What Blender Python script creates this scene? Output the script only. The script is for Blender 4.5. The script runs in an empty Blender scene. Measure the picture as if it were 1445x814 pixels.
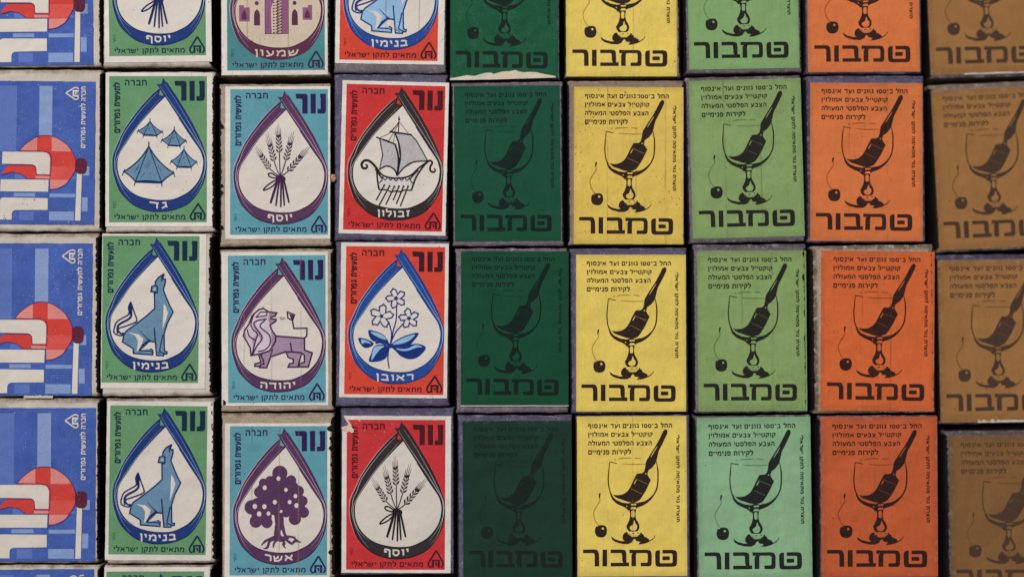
import bpy, bmesh, math, random
from mathutils import Vector, noise
from mathutils.geometry import tessellate_polygon

R = math.radians
MM = 0.001
S = bpy.context.scene
C = S.collection
random.seed(7)

# ------------------------------------------------------------------ camera
cam_data = bpy.data.cameras.new("camera")
cam = bpy.data.objects.new("camera", cam_data)
C.objects.link(cam)
S.camera = cam
cam.location = (0, 0, 0.358)
cam.rotation_euler = (R(0.6), R(-0.6), 0)
cam_data.sensor_width = 36
cam_data.lens = 37.37
cam_data.clip_start = 0.01
cam_data.clip_end = 20
cam_data.dof.use_dof = True
cam_data.dof.focus_distance = 0.3412
cam_data.dof.aperture_fstop = 1.12

# ------------------------------------------------------------------ light
world = bpy.data.worlds.new("World")
S.world = world
world.use_nodes = True
world.node_tree.nodes["Background"].inputs[0].default_value = (0.80, 0.86, 1.0, 1)
world.node_tree.nodes["Background"].inputs[1].default_value = 0.17


def area(name, loc, target, size, energy, col):
    l = bpy.data.lights.new(name, 'AREA')
    l.shape = 'RECTANGLE'
    l.size, l.size_y = size
    l.energy = energy
    l.color = col
    o = bpy.data.objects.new(name, l)
    C.objects.link(o)
    o.location = loc
    o.rotation_euler = (Vector(target) - Vector(loc)).to_track_quat('-Z', 'Y').to_euler()
    return o


area("window_light", (-0.75, 1.55, 1.65), (0.0, 0.0, 0), (0.9, 0.9), 61.0, (1.0, 0.97, 0.93))

# added spot, brightens a soft patch across the middle of the yellow and green columns
sl = bpy.data.lights.new("added_patch_spot", 'SPOT')
sl.energy = 11.0
sl.color = (1.0, 0.96, 0.88)
sl.spot_size = R(5.6)
sl.spot_blend = 1.0
sl.shadow_soft_size = 0.12
so = bpy.data.objects.new("added_patch_spot", sl)
C.objects.link(so)
so.location = (-0.5, 1.05, 1.15)
so.rotation_euler = (Vector((0.055, -0.030, 0.016)) - so.location).to_track_quat('-Z', 'Y').to_euler()

S.view_settings.view_transform = 'Standard'
S.view_settings.look = 'None'
S.view_settings.exposure = 0.06
S.view_settings.gamma = 1.0
S.view_settings.use_curve_mapping = False
S.render.engine = 'CYCLES'
S.cycles.max_bounces = 4
S.cycles.diffuse_bounces = 3

# ------------------------------------------------------------------ materials


def lin(c):
    c = c / 255.0
    return c / 12.92 if c <= 0.04045 else ((c + 0.055) / 1.055) ** 2.4


def albedo(rgb):
    return tuple(min(0.9, lin(v) / 0.85) for v in rgb)


MATS = {}


def paper(name, rgb, under=None, wear=0.0, speck=0.0, var=0.10, grain=0.12, rough=0.75, dirt=0.0,
          dirt_rgb=(78, 62, 50), fibre=0.0, bump=0.25, hx=0.0182, hy=0.0264, gs=2600, edge=(0.955, 1.005),
          scuff=0.0, scuff_rgb=(190, 180, 172), wave=0.0, spec=0.10):
    """Card, paper and printed ink: grain, mottling, specks, worn spots showing what lies under."""
    if name in MATS:
        return MATS[name]
    m = bpy.data.materials.new(name)
    m.use_nodes = True
    nt = m.node_tree
    N, L = nt.nodes, nt.links
    bsdf = N["Principled BSDF"]
    bsdf.inputs["Roughness"].default_value = rough
    bsdf.inputs["Specular IOR Level"].default_value = spec
    tc = N.new("ShaderNodeTexCoord")
    oi = N.new("ShaderNodeObjectInfo")
    seed = N.new("ShaderNodeMath")
    seed.operation = 'MULTIPLY'
    seed.inputs[1].default_value = 91.0
    L.new(oi.outputs["Random"], seed.inputs[0])
    P = tc.outputs["Object"]

    def nz(scale, detail=2.0, rgh=0.6, vec=None, ds=0.0):
        n = N.new("ShaderNodeTexNoise")
        n.noise_dimensions = '4D'
        L.new(vec or P, n.inputs["Vector"])
        L.new(seed.outputs[0], n.inputs["W"])
        n.inputs["Scale"].default_value = scale
        n.inputs["Detail"].default_value = detail
        n.inputs["Roughness"].default_value = rgh
        n.inputs["Distortion"].default_value = ds
        return n.outputs["Fac"]

    def ramp(v, a, b, lo=0.0, hi=1.0, clamp=True):
        r = N.new("ShaderNodeMapRange")
        r.clamp = clamp
        r.inputs["From Min"].default_value = a
        r.inputs["From Max"].default_value = b
        r.inputs["To Min"].default_value = lo
        r.inputs["To Max"].default_value = hi
        L.new(v, r.inputs["Value"])
        return r.outputs["Result"]

    def op(o, a, b):
        r = N.new("ShaderNodeMath")
        r.operation = o
        for i, v in enumerate((a, b)):
            if v is None:
                continue
            if isinstance(v, (int, float)):
                r.inputs[i].default_value = v
            else:
                L.new(v, r.inputs[i])
        return r.outputs[0]

    def mix(f, a, b, mode='MIX'):
        x = N.new("ShaderNodeMix")
        x.data_type = 'RGBA'
        x.blend_type = mode
        x.clamp_factor = True
        for i, v in ((0, f), (6, a), (7, b)):
            if isinstance(v, (int, float)):
                x.inputs[i].default_value = v
            elif isinstance(v, tuple):
                x.inputs[i].default_value = (*v, 1) if len(v) == 3 else v
            else:
                L.new(v, x.inputs[i])
        return x.outputs[2]

    base = albedo(rgb)
    fine = nz(gs, 3, 0.75)
    blot = nz(95, 3, 0.55)
    mid = nz(520, 2, 0.6)
    k = op('ADD', ramp(fine, 0.28, 0.72, 1 - grain, 1 + grain, False), ramp(blot, 0.3, 0.7, -var, var))
    k = op('ADD', k, ramp(mid, 0.3, 0.7, -var * 0.5, var * 0.5))
    vs = N.new("ShaderNodeVectorMath")
    vs.operation = 'SCALE'
    vs.inputs[0].default_value = base
    L.new(k, vs.inputs["Scale"])
    col = vs.outputs[0]
    # each box has aged a little differently
    hsv = N.new("ShaderNodeHueSaturation")
    L.new(col, hsv.inputs["Color"])
    L.new(ramp(oi.outputs["Random"], 0, 1, 0.97, 1.03), hsv.inputs["Value"])
    col = hsv.outputs[0]
    if fibre:
        mp = N.new("ShaderNodeMapping")
        mp.inputs["Scale"].default_value = (1.0, 0.07, 1.0)
        L.new(P, mp.inputs["Vector"])
        fb = nz(1500, 3, 0.6, mp.outputs[0])
        col = mix(ramp(fb, 0.52, 0.75, 0, fibre), col, tuple(v * 0.55 for v in base))
    if under and wear:
        w = op('MULTIPLY', ramp(nz(2300, 2, 0.7), 0.69 - wear * 0.1, 0.76 - wear * 0.1), ramp(nz(140, 2), 0.42, 0.62))
        col = mix(w, col, albedo(under))
    if speck:
        sp = ramp(nz(1250, 1.5, 0.5), 0.735 - speck * 0.09, 0.765 - speck * 0.09)
        sp = op('MULTIPLY', sp, ramp(nz(170, 1), 0.45, 0.6, 0.1, 0.85))
        col = mix(sp, col, albedo((58, 42, 32)))
    if scuff:
        sc_ = op('MULTIPLY', ramp(nz(1900, 4, 0.8), 0.46, 0.64), ramp(nz(260, 3, 0.65, ds=0.6), 0.42, 0.64))
        col = mix(op('MULTIPLY', sc_, scuff), col, albedo(scuff_rgb))
    if dirt:
        sep = N.new("ShaderNodeSeparateXYZ")
        L.new(P, sep.inputs[0])
        ex = op('DIVIDE', op('ABSOLUTE', sep.outputs[0], None), hx)
        ey = op('DIVIDE', op('ABSOLUTE', sep.outputs[1], None), hy)
        e = op('MAXIMUM', op('SUBTRACT', ex, 0.012), ey)
        e = op('ADD', e, ramp(nz(260, 3, 0.7), 0.3, 0.7, -0.03, 0.03))
        d = op('MULTIPLY', ramp(e, edge[0], edge[1]), dirt)
        d2 = op('MULTIPLY', ramp(nz(120, 4, 0.7), 0.55, 0.8), dirt * 0.6)
        col = mix(op('ADD', d, d2), col, albedo(dirt_rgb))
        fray = op('MULTIPLY', ramp(e, 0.965, 1.0), ramp(nz(480, 4, 0.7), 0.5, 0.66))
        col = mix(op('MULTIPLY', fray, 0.5 if scuff else 0.3), col, albedo(scuff_rgb))
    L.new(col, bsdf.inputs["Base Color"])
    if bump:
        b1 = N.new("ShaderNodeBump")
        b1.inputs["Strength"].default_value = bump
        b1.inputs["Distance"].default_value = 0.00012
        L.new(fine, b1.inputs["Height"])
        last = b1
        b2 = N.new("ShaderNodeBump")
        b2.inputs["Strength"].default_value = 0.5
        b2.inputs["Distance"].default_value = 0.0016 + wave
        geo = N.new("ShaderNodeNewGeometry")
        nb = N.new("ShaderNodeTexNoise")
        L.new(geo.outputs["Position"], nb.inputs["Vector"])
        nb.inputs["Scale"].default_value = 95
        nb.inputs["Detail"].default_value = 2.5
        L.new(nb.outputs["Fac"], b2.inputs["Height"])
        L.new(b1.outputs[0], b2.inputs["Normal"])
        L.new(b2.outputs[0], bsdf.inputs["Normal"])
    MATS[name] = m
    return m


def stain_mat(name, rgb, alpha, scale=300.0, lo=0.42, hi=0.7):
    if name in MATS:
        return MATS[name]
    m = bpy.data.materials.new(name)
    m.use_nodes = True
    nt = m.node_tree
    N, L = nt.nodes, nt.links
    b = N["Principled BSDF"]
    b.inputs["Base Color"].default_value = (*albedo(rgb), 1)
    b.inputs["Roughness"].default_value = 0.7
    tc = N.new("ShaderNodeTexCoord")
    mp = N.new("ShaderNodeMapping")
    mp.inputs["Scale"].default_value = (1.0, 0.25, 1.0)
    L.new(tc.outputs["Object"], mp.inputs["Vector"])
    n = N.new("ShaderNodeTexNoise")
    n.inputs["Scale"].default_value = scale
    n.inputs["Detail"].default_value = 4
    L.new(mp.outputs[0], n.inputs["Vector"])
    r = N.new("ShaderNodeMapRange")
    r.inputs["From Min"].default_value = lo
    r.inputs["From Max"].default_value = hi
    r.inputs["To Max"].default_value = alpha
    L.new(n.outputs["Fac"], r.inputs["Value"])
    L.new(r.outputs[0], b.inputs["Alpha"])
    MATS[name] = m
    return m


# ------------------------------------------------------------------ flat print


def smooth(pts, closed=False, n=5):
    """Catmull-Rom through pts."""
    P = [tuple(p[:2]) for p in pts]
    m = len(P)
    out = []
    segs = m if closed else m - 1
    for i in range(segs):
        if closed:
            p0, p1, p2, p3 = P[(i - 1) % m], P[i], P[(i + 1) % m], P[(i + 2) % m]
        else:
            p0, p1, p2, p3 = P[max(i - 1, 0)], P[i], P[i + 1], P[min(i + 2, m - 1)]
        for s in range(n):
            t = s / n
            out.append(tuple(0.5 * (2 * p1[k] + (p2[k] - p0[k]) * t + (2 * p0[k] - 5 * p1[k] + 4 * p2[k] - p3[k]) * t * t
                                    + (3 * p1[k] - p0[k] - 3 * p2[k] + p3[k]) * t ** 3) for k in (0, 1)))
    if not closed:
        out.append(P[-1])
    return out


def ellipse(cx, cy, rx, ry=None, n=20, rot=0.0):
    ry = rx if ry is None else ry
    c, s = math.cos(rot), math.sin(rot)
    o = []
    for i in range(n):
        a = 2 * math.pi * i / n
        x, y = rx * math.cos(a), ry * math.sin(a)
        o.append((cx + x * c - y * s, cy + x * s + y * c))
    return o


def rrect(x0, y0, x1, y1, r, corners=(1, 1, 1, 1), n=5):
    """Rounded rectangle; corners = top-left, top-right, bottom-right, bottom-left (v points down)."""
    o = []
    for k, (cx, cy, a0) in enumerate(((x0 + r, y0 + r, 180), (x1 - r, y0 + r, 270), (x1 - r, y1 - r, 0), (x0 + r, y1 - r, 90))):
        if corners[k]:
            for i in range(n + 1):
                a = R(a0 + 90 * i / n)
                o.append((cx + r * math.cos(a), cy + r * math.sin(a)))
        else:
            o.append(((x0, y0), (x1, y0), (x1, y1), (x0, y1))[k])
    return o


def visual(s):
    """Right-to-left line as it is set from left to right (digits keep their order)."""
    out, i = [], 0
    r = s[::-1]
    while i < len(r):
        if r[i].isdigit():
            j = i
            while j < len(r) and r[j].isdigit():
                j += 1
            out.append(r[i:j][::-1])
            i = j
        else:
            out.append(r[i])
            i += 1
    return "".join(out)


# pen strokes of each letter: advance width, then lines through points (x, height)
PEN = {
    'א': (.80, (.08, .96, .72, .04), (.70, .96, .62, .64, .46, .46), (.10, .04, .14, .34, .32, .62)),
    'ב': (.74, (.08, .92, .48, .92, .58, .80, .58, .08), (.04, .08, .72, .08)),
    'ג': (.50, (.10, .92, .34, .92, .36, .50, .44, .04), (.37, .30, .08, .04)),
    'ד': (.70, (.02, .92, .68, .92), (.56, .92, .56, .0)),
    'ה': (.72, (.06, .92, .50, .92, .62, .82, .62, .0), (.14, .56, .14, .0)),
    'ו': (.32, (.04, .92, .20, .90, .22, .0)),
    'ז': (.40, (.04, .92, .38, .92), (.22, .92, .20, .0)),
    'ח': (.74, (.02, .92, .50, .92, .64, .82, .64, .0), (.14, .92, .14, .0)),
    'ט': (.76, (.22, .94, .10, .80, .10, .20, .20, .08, .54, .08, .66, .20, .66, .78, .54, .93, .40, .86)),
    'י': (.30, (.04, .92, .18, .90, .20, .48)),
    'כ': (.64, (.08, .92, .40, .92, .56, .76, .56, .24, .40, .08, .06, .08)),
    'ל': (.60, (.08, 1.36, .08, .90, .52, .90, .52, .56, .26, .02)),
    'מ': (.80, (.10, .02, .20, .70, .06, .95), (.20, .70, .42, .93, .58, .93, .70, .78, .70, .08, .42, .08)),
    'ם': (.72, (.10, .92, .10, .08, .62, .08, .62, .92, .02, .92)),
    'נ': (.48, (.12, .92, .36, .90, .38, .08, .04, .08)),
    'ן': (.30, (.04, .92, .18, .90, .20, -.30)),
    'ס': (.76, (.04, .92, .52, .92, .66, .74, .64, .30, .48, .08, .28, .08, .13, .28, .13, .90)),
    'ע': (.70, (.10, .95, .18, .68, .36, .22), (.60, .95, .60, .50, .44, .20, .06, -.02)),
    'פ': (.72, (.13, .90, .13, .52, .32, .52), (.10, .92, .48, .92, .62, .76, .62, .24, .48, .08, .08, .08)),
    'ף': (.70, (.13, .90, .13, .50, .32, .50), (.10, .92, .48, .92, .60, .80, .60, -.30)),
    'צ': (.70, (.08, .95, .60, .08), (.06, .08, .62, .08), (.60, .95, .58, .66, .38, .50)),
    'ק': (.70, (.04, .92, .60, .92, .60, .62, .40, .10), (.13, .62, .13, -.30)),
    'ר': (.62, (.02, .92, .42, .92, .54, .80, .54, .0)),
    'ש': (.88, (.08, .95, .16, .08, .50, .10, .72, .40, .80, .95), (.44, .95, .44, .62, .18, .44)),
    'ת': (.78, (.08, .92, .54, .92, .68, .82, .68, .0), (.20, .92, .20, .08, .02, .08)),
    '־': (.34, (.02, .90, .32, .90)),
    '1': (.30, (.02, .74, .18, .92, .18, .0)),
    '0': (.70, (.35, .93, .14, .80, .08, .50, .14, .20, .35, .07, .56, .20, .62, .50, .56, .80, .35, .93)),
    ' ': (.34,),
}


def glyphs(s):
    """Pen strokes of a line set from left to right, and its width in letter heights."""
    out, x = [], 0.0
    for ch in visual(s):
        g = PEN[ch]
        for q in g[1:]:
            out.append([(x + q[i], q[i + 1]) for i in range(0, len(q), 2)])
        x += g[0] + 0.13
    return out, x - 0.13


DZ = 0.02 * MM


class Art:
    """A printed design in label units (u right, v down), collected as flat pieces by ink."""

    def __init__(self, W, H):
        self.W, self.H, self.G, self.n = W, H, {}, {}

    def _add(self, group, ink, lvl, verts, faces):
        V, F = self.G.setdefault((group, ink), ([], []))
        self.n[lvl] = self.n.get(lvl, 0) + 1
        z = lvl * DZ + self.n[lvl] * 1.2e-7
        b = len(V)
        V.extend((x, y, z) for x, y in verts)
        for f in faces:
            ax, ay = verts[f[0]]
            bx, by = verts[f[1]]
            cx, cy = verts[f[2]]
            # v points down, so a face that is clockwise here looks up once flipped
            ar = (bx - ax) * (cy - ay) - (by - ay) * (cx - ax)
            if abs(ar) < 1e-9:
                continue
            F.append(tuple(b + i for i in (f if ar < 0 else f[::-1])))

    def fill(self, group, ink, lvl, pts, holes=()):
        loops = [[Vector((x, y, 0)) for x, y in pts]] + [[Vector((x, y, 0)) for x, y in h] for h in holes]
        tris = tessellate_polygon(loops)
        flat = list(pts)
        for h in holes:
            flat += list(h)
        self._add(group, ink, lvl, flat, tris)

    def stroke(self, group, ink, lvl, pts, w, sm=True, closed=False, taper=(1, 1), n=4):
        if group == 'picture_line':
            w = w * 1.4
        elif group in ('glass_drawing', 'cherry_stem', 'rim_line'):
            w = w * 1.6
        P = smooth(pts, closed, n) if sm and len(pts) > 2 else [tuple(p) for p in pts]
        m = len(P)
        V = []
        for i in range(m):
            a = P[(i - 1) % m] if (closed or i > 0) else P[i]
            b = P[(i + 1) % m] if (closed or i < m - 1) else P[i]
            p = P[i]
            d1 = Vector((p[0] - a[0], p[1] - a[1]))
            d2 = Vector((b[0] - p[0], b[1] - p[1]))
            if d1.length < 1e-9:
                d1 = d2
            if d2.length < 1e-9:
                d2 = d1
            d1, d2 = d1.normalized(), d2.normalized()
            t = d1 + d2
            t = t.normalized() if t.length > 1e-6 else d1
            nrm = Vector((-t.y, t.x))
            k = max(0.55, nrm.dot(Vector((-d1.y, d1.x))))
            f = i / max(1, m - 1)
            tp = 1.0
            if not closed:
                if f < 0.3:
                    tp = taper[0] + (1 - taper[0]) * f / 0.3
                if f > 0.7:
                    tp = min(tp, taper[1] + (1 - taper[1]) * (1 - f) / 0.3)
            h = w * 0.5 * tp / k
            V += [(p[0] + nrm.x * h, p[1] + nrm.y * h), (p[0] - nrm.x * h, p[1] - nrm.y * h)]
        F = []
        for i in range(m if closed else m - 1):
            j = (i + 1) % m
            F += [(2 * i, 2 * i + 1, 2 * j + 1), (2 * i, 2 * j + 1, 2 * j)]
        self._add(group, ink, lvl, V, F)

    def text(self, group, ink, lvl, s, u0, u1, top, base, bold=0.18, rot=0, bend=0.0):
        """Line of lettering: u0..u1 wide, letter height from top to base. rot 1 = turned left, -1 = turned right:
        then u0..u1 is the span across the letters (top, base) and top..base the run."""
        lines, wd = glyphs(s)
        for ln in lines:
            P = []
            for x, y in ln:
                f = x / wd
                if rot == 0:
                    P.append((u0 + f * (u1 - u0), base - y * (base - top) + bend * (2 * f - 1) ** 2))
                elif rot == 1:      # right end of the line at the top, letter tops to the left
                    P.append((u1 - y * (u1 - u0), base - f * (base - top)))
                else:               # right end at the bottom, letter tops to the right
                    P.append((u0 + y * (u1 - u0), top + f * (base - top)))
            self.stroke(group, ink, lvl, P, bold * abs((base - top) if rot == 0 else (u1 - u0)), sm=False)

    def meshes(self, unit):
        if not hasattr(self, "_m"):
            self._m = []
            for (group, ink), (V, F) in self.G.items():
                me = bpy.data.meshes.new(group)
                me.from_pydata([((u - self.W / 2) * unit, (self.H / 2 - v) * unit, z) for u, v, z in V], [], F)
                me.materials.append(None)
                self._m.append((group, ink, me))
        return self._m


# ------------------------------------------------------------------ the drop labels of the match company


def at(ou, ov, s):
    """Points measured in an enlarged view -> label units."""
    return lambda *q: [(ou + q[i] / s, ov + q[i + 1] / s) for i in range(0, len(q), 2)]


def standards_mark(A, group, ink, lvl, tf, w=2.5):
    """Pointed drop around a small lettered gate; tf maps 27.1-times enlarged coordinates to label units."""
    for p in ((350, -122, 200, 120, 90, 290, 60, 400, 105, 485, 170, 508), (350, -122, 480, 100, 585, 280, 602, 395, 575, 470, 530, 508)):
        A.stroke(group, ink, lvl, [tf(p[i], p[i + 1]) for i in range(0, len(p), 2)], w, taper=(1, 0.7))
    A.fill(group, ink, lvl, [tf(*p) for p in ((190, 212), (492, 212), (492, 512), (408, 512), (408, 280), (272, 280), (272, 505), (160, 505), (160, 450), (192, 440))])
    A.fill(group, ink, lvl, [tf(*p) for p in ((300, 325), (385, 325), (385, 440), (335, 460), (335, 385), (300, 370))])


def brand_letters(A, group, ink, lvl):
    A.fill(group, ink, lvl, [(91.0, 6.6), (104, 6.6)] + smooth([(104, 6.6), (107, 7.6), (108, 10.5)], n=3) +
           [(108, 34.8), (100.6, 34.8), (100.6, 14.6), (99.8, 13.6), (92.2, 13.6)])
    A.fill(group, ink, lvl, [(112.0, 6.6), (119.4, 6.6), (119.4, 34.8), (112.4, 34.8)])
    A.fill(group, ink, lvl, [(125.6, 6.6), (133.6, 6.6), (133.6, 30)] + smooth([(133.6, 30), (132.6, 33.6), (129.6, 34.8)], n=3) +
           [(121.8, 34.8), (121.8, 28.2), (126.2, 28.2), (126.2, 12.6), (125.4, 11)])


def drop_label(picture, caption, cw=51.0):
    A = Art(136.5, 206.5)
    a = at(4, 7, 8.14)      # upper half
    b = at(5, 107, 7.4)     # lower half
    A.fill('printed_background', 'ground', 0, jagged_rect(0, 0, 136.5, 206.5, 0.35, 3.0))
    outer_l = a(540, 92, 440, 185, 300, 345, 150, 560, 75, 720) + b(26, 0, 10, 60, 6, 140, 20, 250, 72, 400, 150, 495, 250, 572, 380, 615)
    outer_r = b(480, 623, 600, 612, 720, 572, 805, 518, 882, 420, 940, 300, 968, 150, 960, 40) + a(1040, 780, 1000, 672, 900, 468, 760, 230, 620, 15)
    inner_l = a(600, 178, 480, 300, 300, 505, 170, 695) + b(68, 20, 46, 120, 60, 240, 110, 340, 190, 420, 280, 470, 400, 500)
    inner_r = b(500, 508, 620, 500, 720, 460, 800, 410, 880, 320, 925, 220, 940, 110, 928, 40) + a(1000, 785, 900, 640, 760, 425)
    notch = a(598, 176, 530, 166)
    A.fill('drop_band', 'band', 1, smooth(outer_l + outer_r, n=4) + a(585, -32, 566, 30, 545, 42, 512, 36, 546, 86, 580, 150) + notch)
    A.fill('drop_window', 'blank', 2, smooth(inner_l + inner_r, n=4))
    # dark rims and pale glints along the band
    rim = 1.5
    A.stroke('drop_band', 'line', 3, outer_l + outer_r, rim)
    A.stroke('drop_band', 'line', 3, inner_l + inner_r, 1.3)
    A.stroke('drop_band', 'line', 3, a(585, -32, 566, 30, 545, 42, 512, 36, 546, 86, 598, 176), 1.0, sm=False)
    A.stroke('drop_band', 'line', 3, a(540, 92, 530, 166, 598, 176), 1.0, sm=False)
    gl = 'band_glint'
    A.stroke(gl, 'glint', 4, a(522, 130, 430, 222, 290, 385, 140, 600, 78, 760) + b(38, 0, 24, 70, 22, 160, 48, 262, 104, 395, 192, 512), 0.6, taper=(.3, .2))
    A.stroke(gl, 'glint', 4, a(552, 200, 465, 300, 285, 520, 150, 715) + b(52, 50, 34, 130, 52, 258, 108, 360, 196, 438), 0.5, taper=(.3, .2))
    A.stroke(gl, 'glint', 4, a(548, 60, 640, 205, 770, 395, 900, 590, 985, 725) + b(944, 20, 956, 130, 944, 225, 884, 345, 812, 440), 0.6, taper=(.3, .2))
    A.stroke(gl, 'glint', 4, a(604, 40, 750, 262, 890, 505, 1000, 715) + b(955, 40, 962, 140, 932, 290, 888, 400, 826, 478), 0.45, taper=(.3, .2))
    A.stroke(gl, 'glint', 4, a(530, 88, 430, 180, 290, 340, 140, 555, 50, 745) + b(0, 20, -9, 130, 8, 252, 62, 405), 0.6, taper=(.2, .2))
    c = 69.2
    A.text('caption', 'blank', 3, caption, c - cw / 2, c + cw / 2, 179.0, 187.2, bold=0.27, bend=-1.8)
    # lettering round the edge
    brand_letters(A, 'brand_lettering', 'type', 1)
    A.text('lettering', 'type', 1, 'חברה', 21.4, 52.6, 5.6, 13.2, bold=0.24)
    A.text('side_lettering', 'type', 1, 'לתעשית גפרורים', 7.6, 15.2, 9.5, 80, bold=0.26, rot=1)
    A.text('foot_lettering', 'type', 1, 'מתאים לתקן ישראלי', 7.0, 106.5, 196.2, 202.4, bold=0.24)
    A.text('signature', 'type', 1, 'כסף', 6.0, 9.2, 176.5, 187.0, bold=0.16, rot=1)
    standards_mark(A, 'standards_mark', 'type', 1, lambda x, y: (111.5 + x / 27.1, 184.5 + y / 27.1))
    picture(A)
    return A


def jagged_rect(x0, y0, x1, y1, amp, step, seed=0.0):
    """Rectangle outline with a slightly uneven edge."""
    P = []
    for (ax, ay), (bx, by) in (((x0, y0), (x1, y0)), ((x1, y0), (x1, y1)), ((x1, y1), (x0, y1)), ((x0, y1), (x0, y0))):
        L = math.hypot(bx - ax, by - ay)
        n = max(2, int(L / step))
        nx, ny = (by - ay) / L, -(bx - ax) / L
        for i in range(n):
            t = i / n
            x, y = ax + (bx - ax) * t, ay + (by - ay) * t
            d = noise.noise(Vector((x / step * 0.9 + seed, y / step * 0.9, seed * 3.1))) * amp if i else 0
            P.append((x + nx * d, y + ny * d))
    return P


def pic_wolf(A):
    a = at(4, 7, 8.14)
    w = at(4.7, 97, 8.14)
    T, K, B = ('picture_tint', 'tint', 3), ('picture_line', 'line', 5), ('picture_light', 'blank', 4)
    top_r = a(676, 376, 660, 425, 676, 440, 690, 435, 692, 470, 668, 560, 700, 640, 745, 740)
    low_r = w(778, 78, 712, 210, 676, 330, 682, 530, 714, 536, 710, 560, 676, 562, 672, 580, 592, 578, 576, 420)
    low_l = w(512, 418, 470, 470, 410, 522, 520, 500, 550, 520, 548, 572, 325, 556, 322, 500, 198, 425, 216, 340, 240, 302, 360, 215, 480, 120, 566, 40)
    up_l = a(565, 600, 600, 588, 600, 520, 574, 505, 576, 465, 610, 418)
    A.fill(*T, top_r + low_r + low_l + up_l)
    # darker underside of the thigh
    A.fill('picture_line', 'line', 4, w(498, 396, 556, 420, 500, 430, 452, 470, 404, 522, 385, 522, 430, 450))
    A.fill(*B, w(668, -10, 690, 8, 718, 90, 692, 190, 655, 285, 664, 150))
    A.fill(*B, w(262, 315, 380, 338, 440, 385, 430, 430, 384, 522, 364, 535, 374, 460, 375, 405, 342, 352))
    A.fill(*T, a(600, 588, 525, 582, 535, 522, 576, 508, 600, 520))
    A.fill(*B, a(552, 566, 560, 548, 576, 538, 580, 550, 568, 562))
    A.stroke(*K, top_r + low_r, 1.35, sm=False)
    A.stroke(*K, low_r[-1:] + low_l[:1], 1.2, sm=False)
    A.stroke(*K, low_l[3:] + up_l + top_r[:1], 1.35, sm=False)
    A.stroke(*K, a(600, 588, 525, 582, 535, 522, 576, 508), 1.3, sm=False)
    A.stroke(*K, a(676, 376, 655, 410, 650, 440, 652, 470), 1.6, taper=(1, .3))
    A.stroke(*K, w(400, 300, 500, 402, 530, 418, 575, 425), 1.3, sm=False, taper=(.3, 1))
    A.stroke(*K, w(562, 262, 578, 430), 1.3, sm=False, taper=(1, 1))
    A.stroke(*K, w(662, 345, 626, 528, 655, 546, 686, 556), 1.2, sm=False)
    A.stroke(*K, w(385, 522, 520, 528, 548, 545), 1.2, sm=False)
    A.stroke(*K, w(600, 540, 640, 560), .8, sm=False)
    # tail
    A.fill('picture_line', 'line', 3, w(290, -33, 264, 30, 270, 110, 304, 128, 310, 30))
    A.stroke(*K, w(290, -33, 264, 30, 270, 105, 205, 148, 140, 188, 112, 235, 102, 322, 180, 354, 212, 335), 1.4)
    A.stroke(*K, w(290, -33, 325, 70, 360, 165, 345, 200, 230, 246, 152, 275, 158, 322), 1.4)
    A.stroke(*K, w(286, 0, 300, 95, 275, 158, 170, 218, 140, 262, 142, 330), 2.2, taper=(.3, .8))
    A.stroke(*K, w(150, 300, 180, 330, 215, 325), 1.8)


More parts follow.
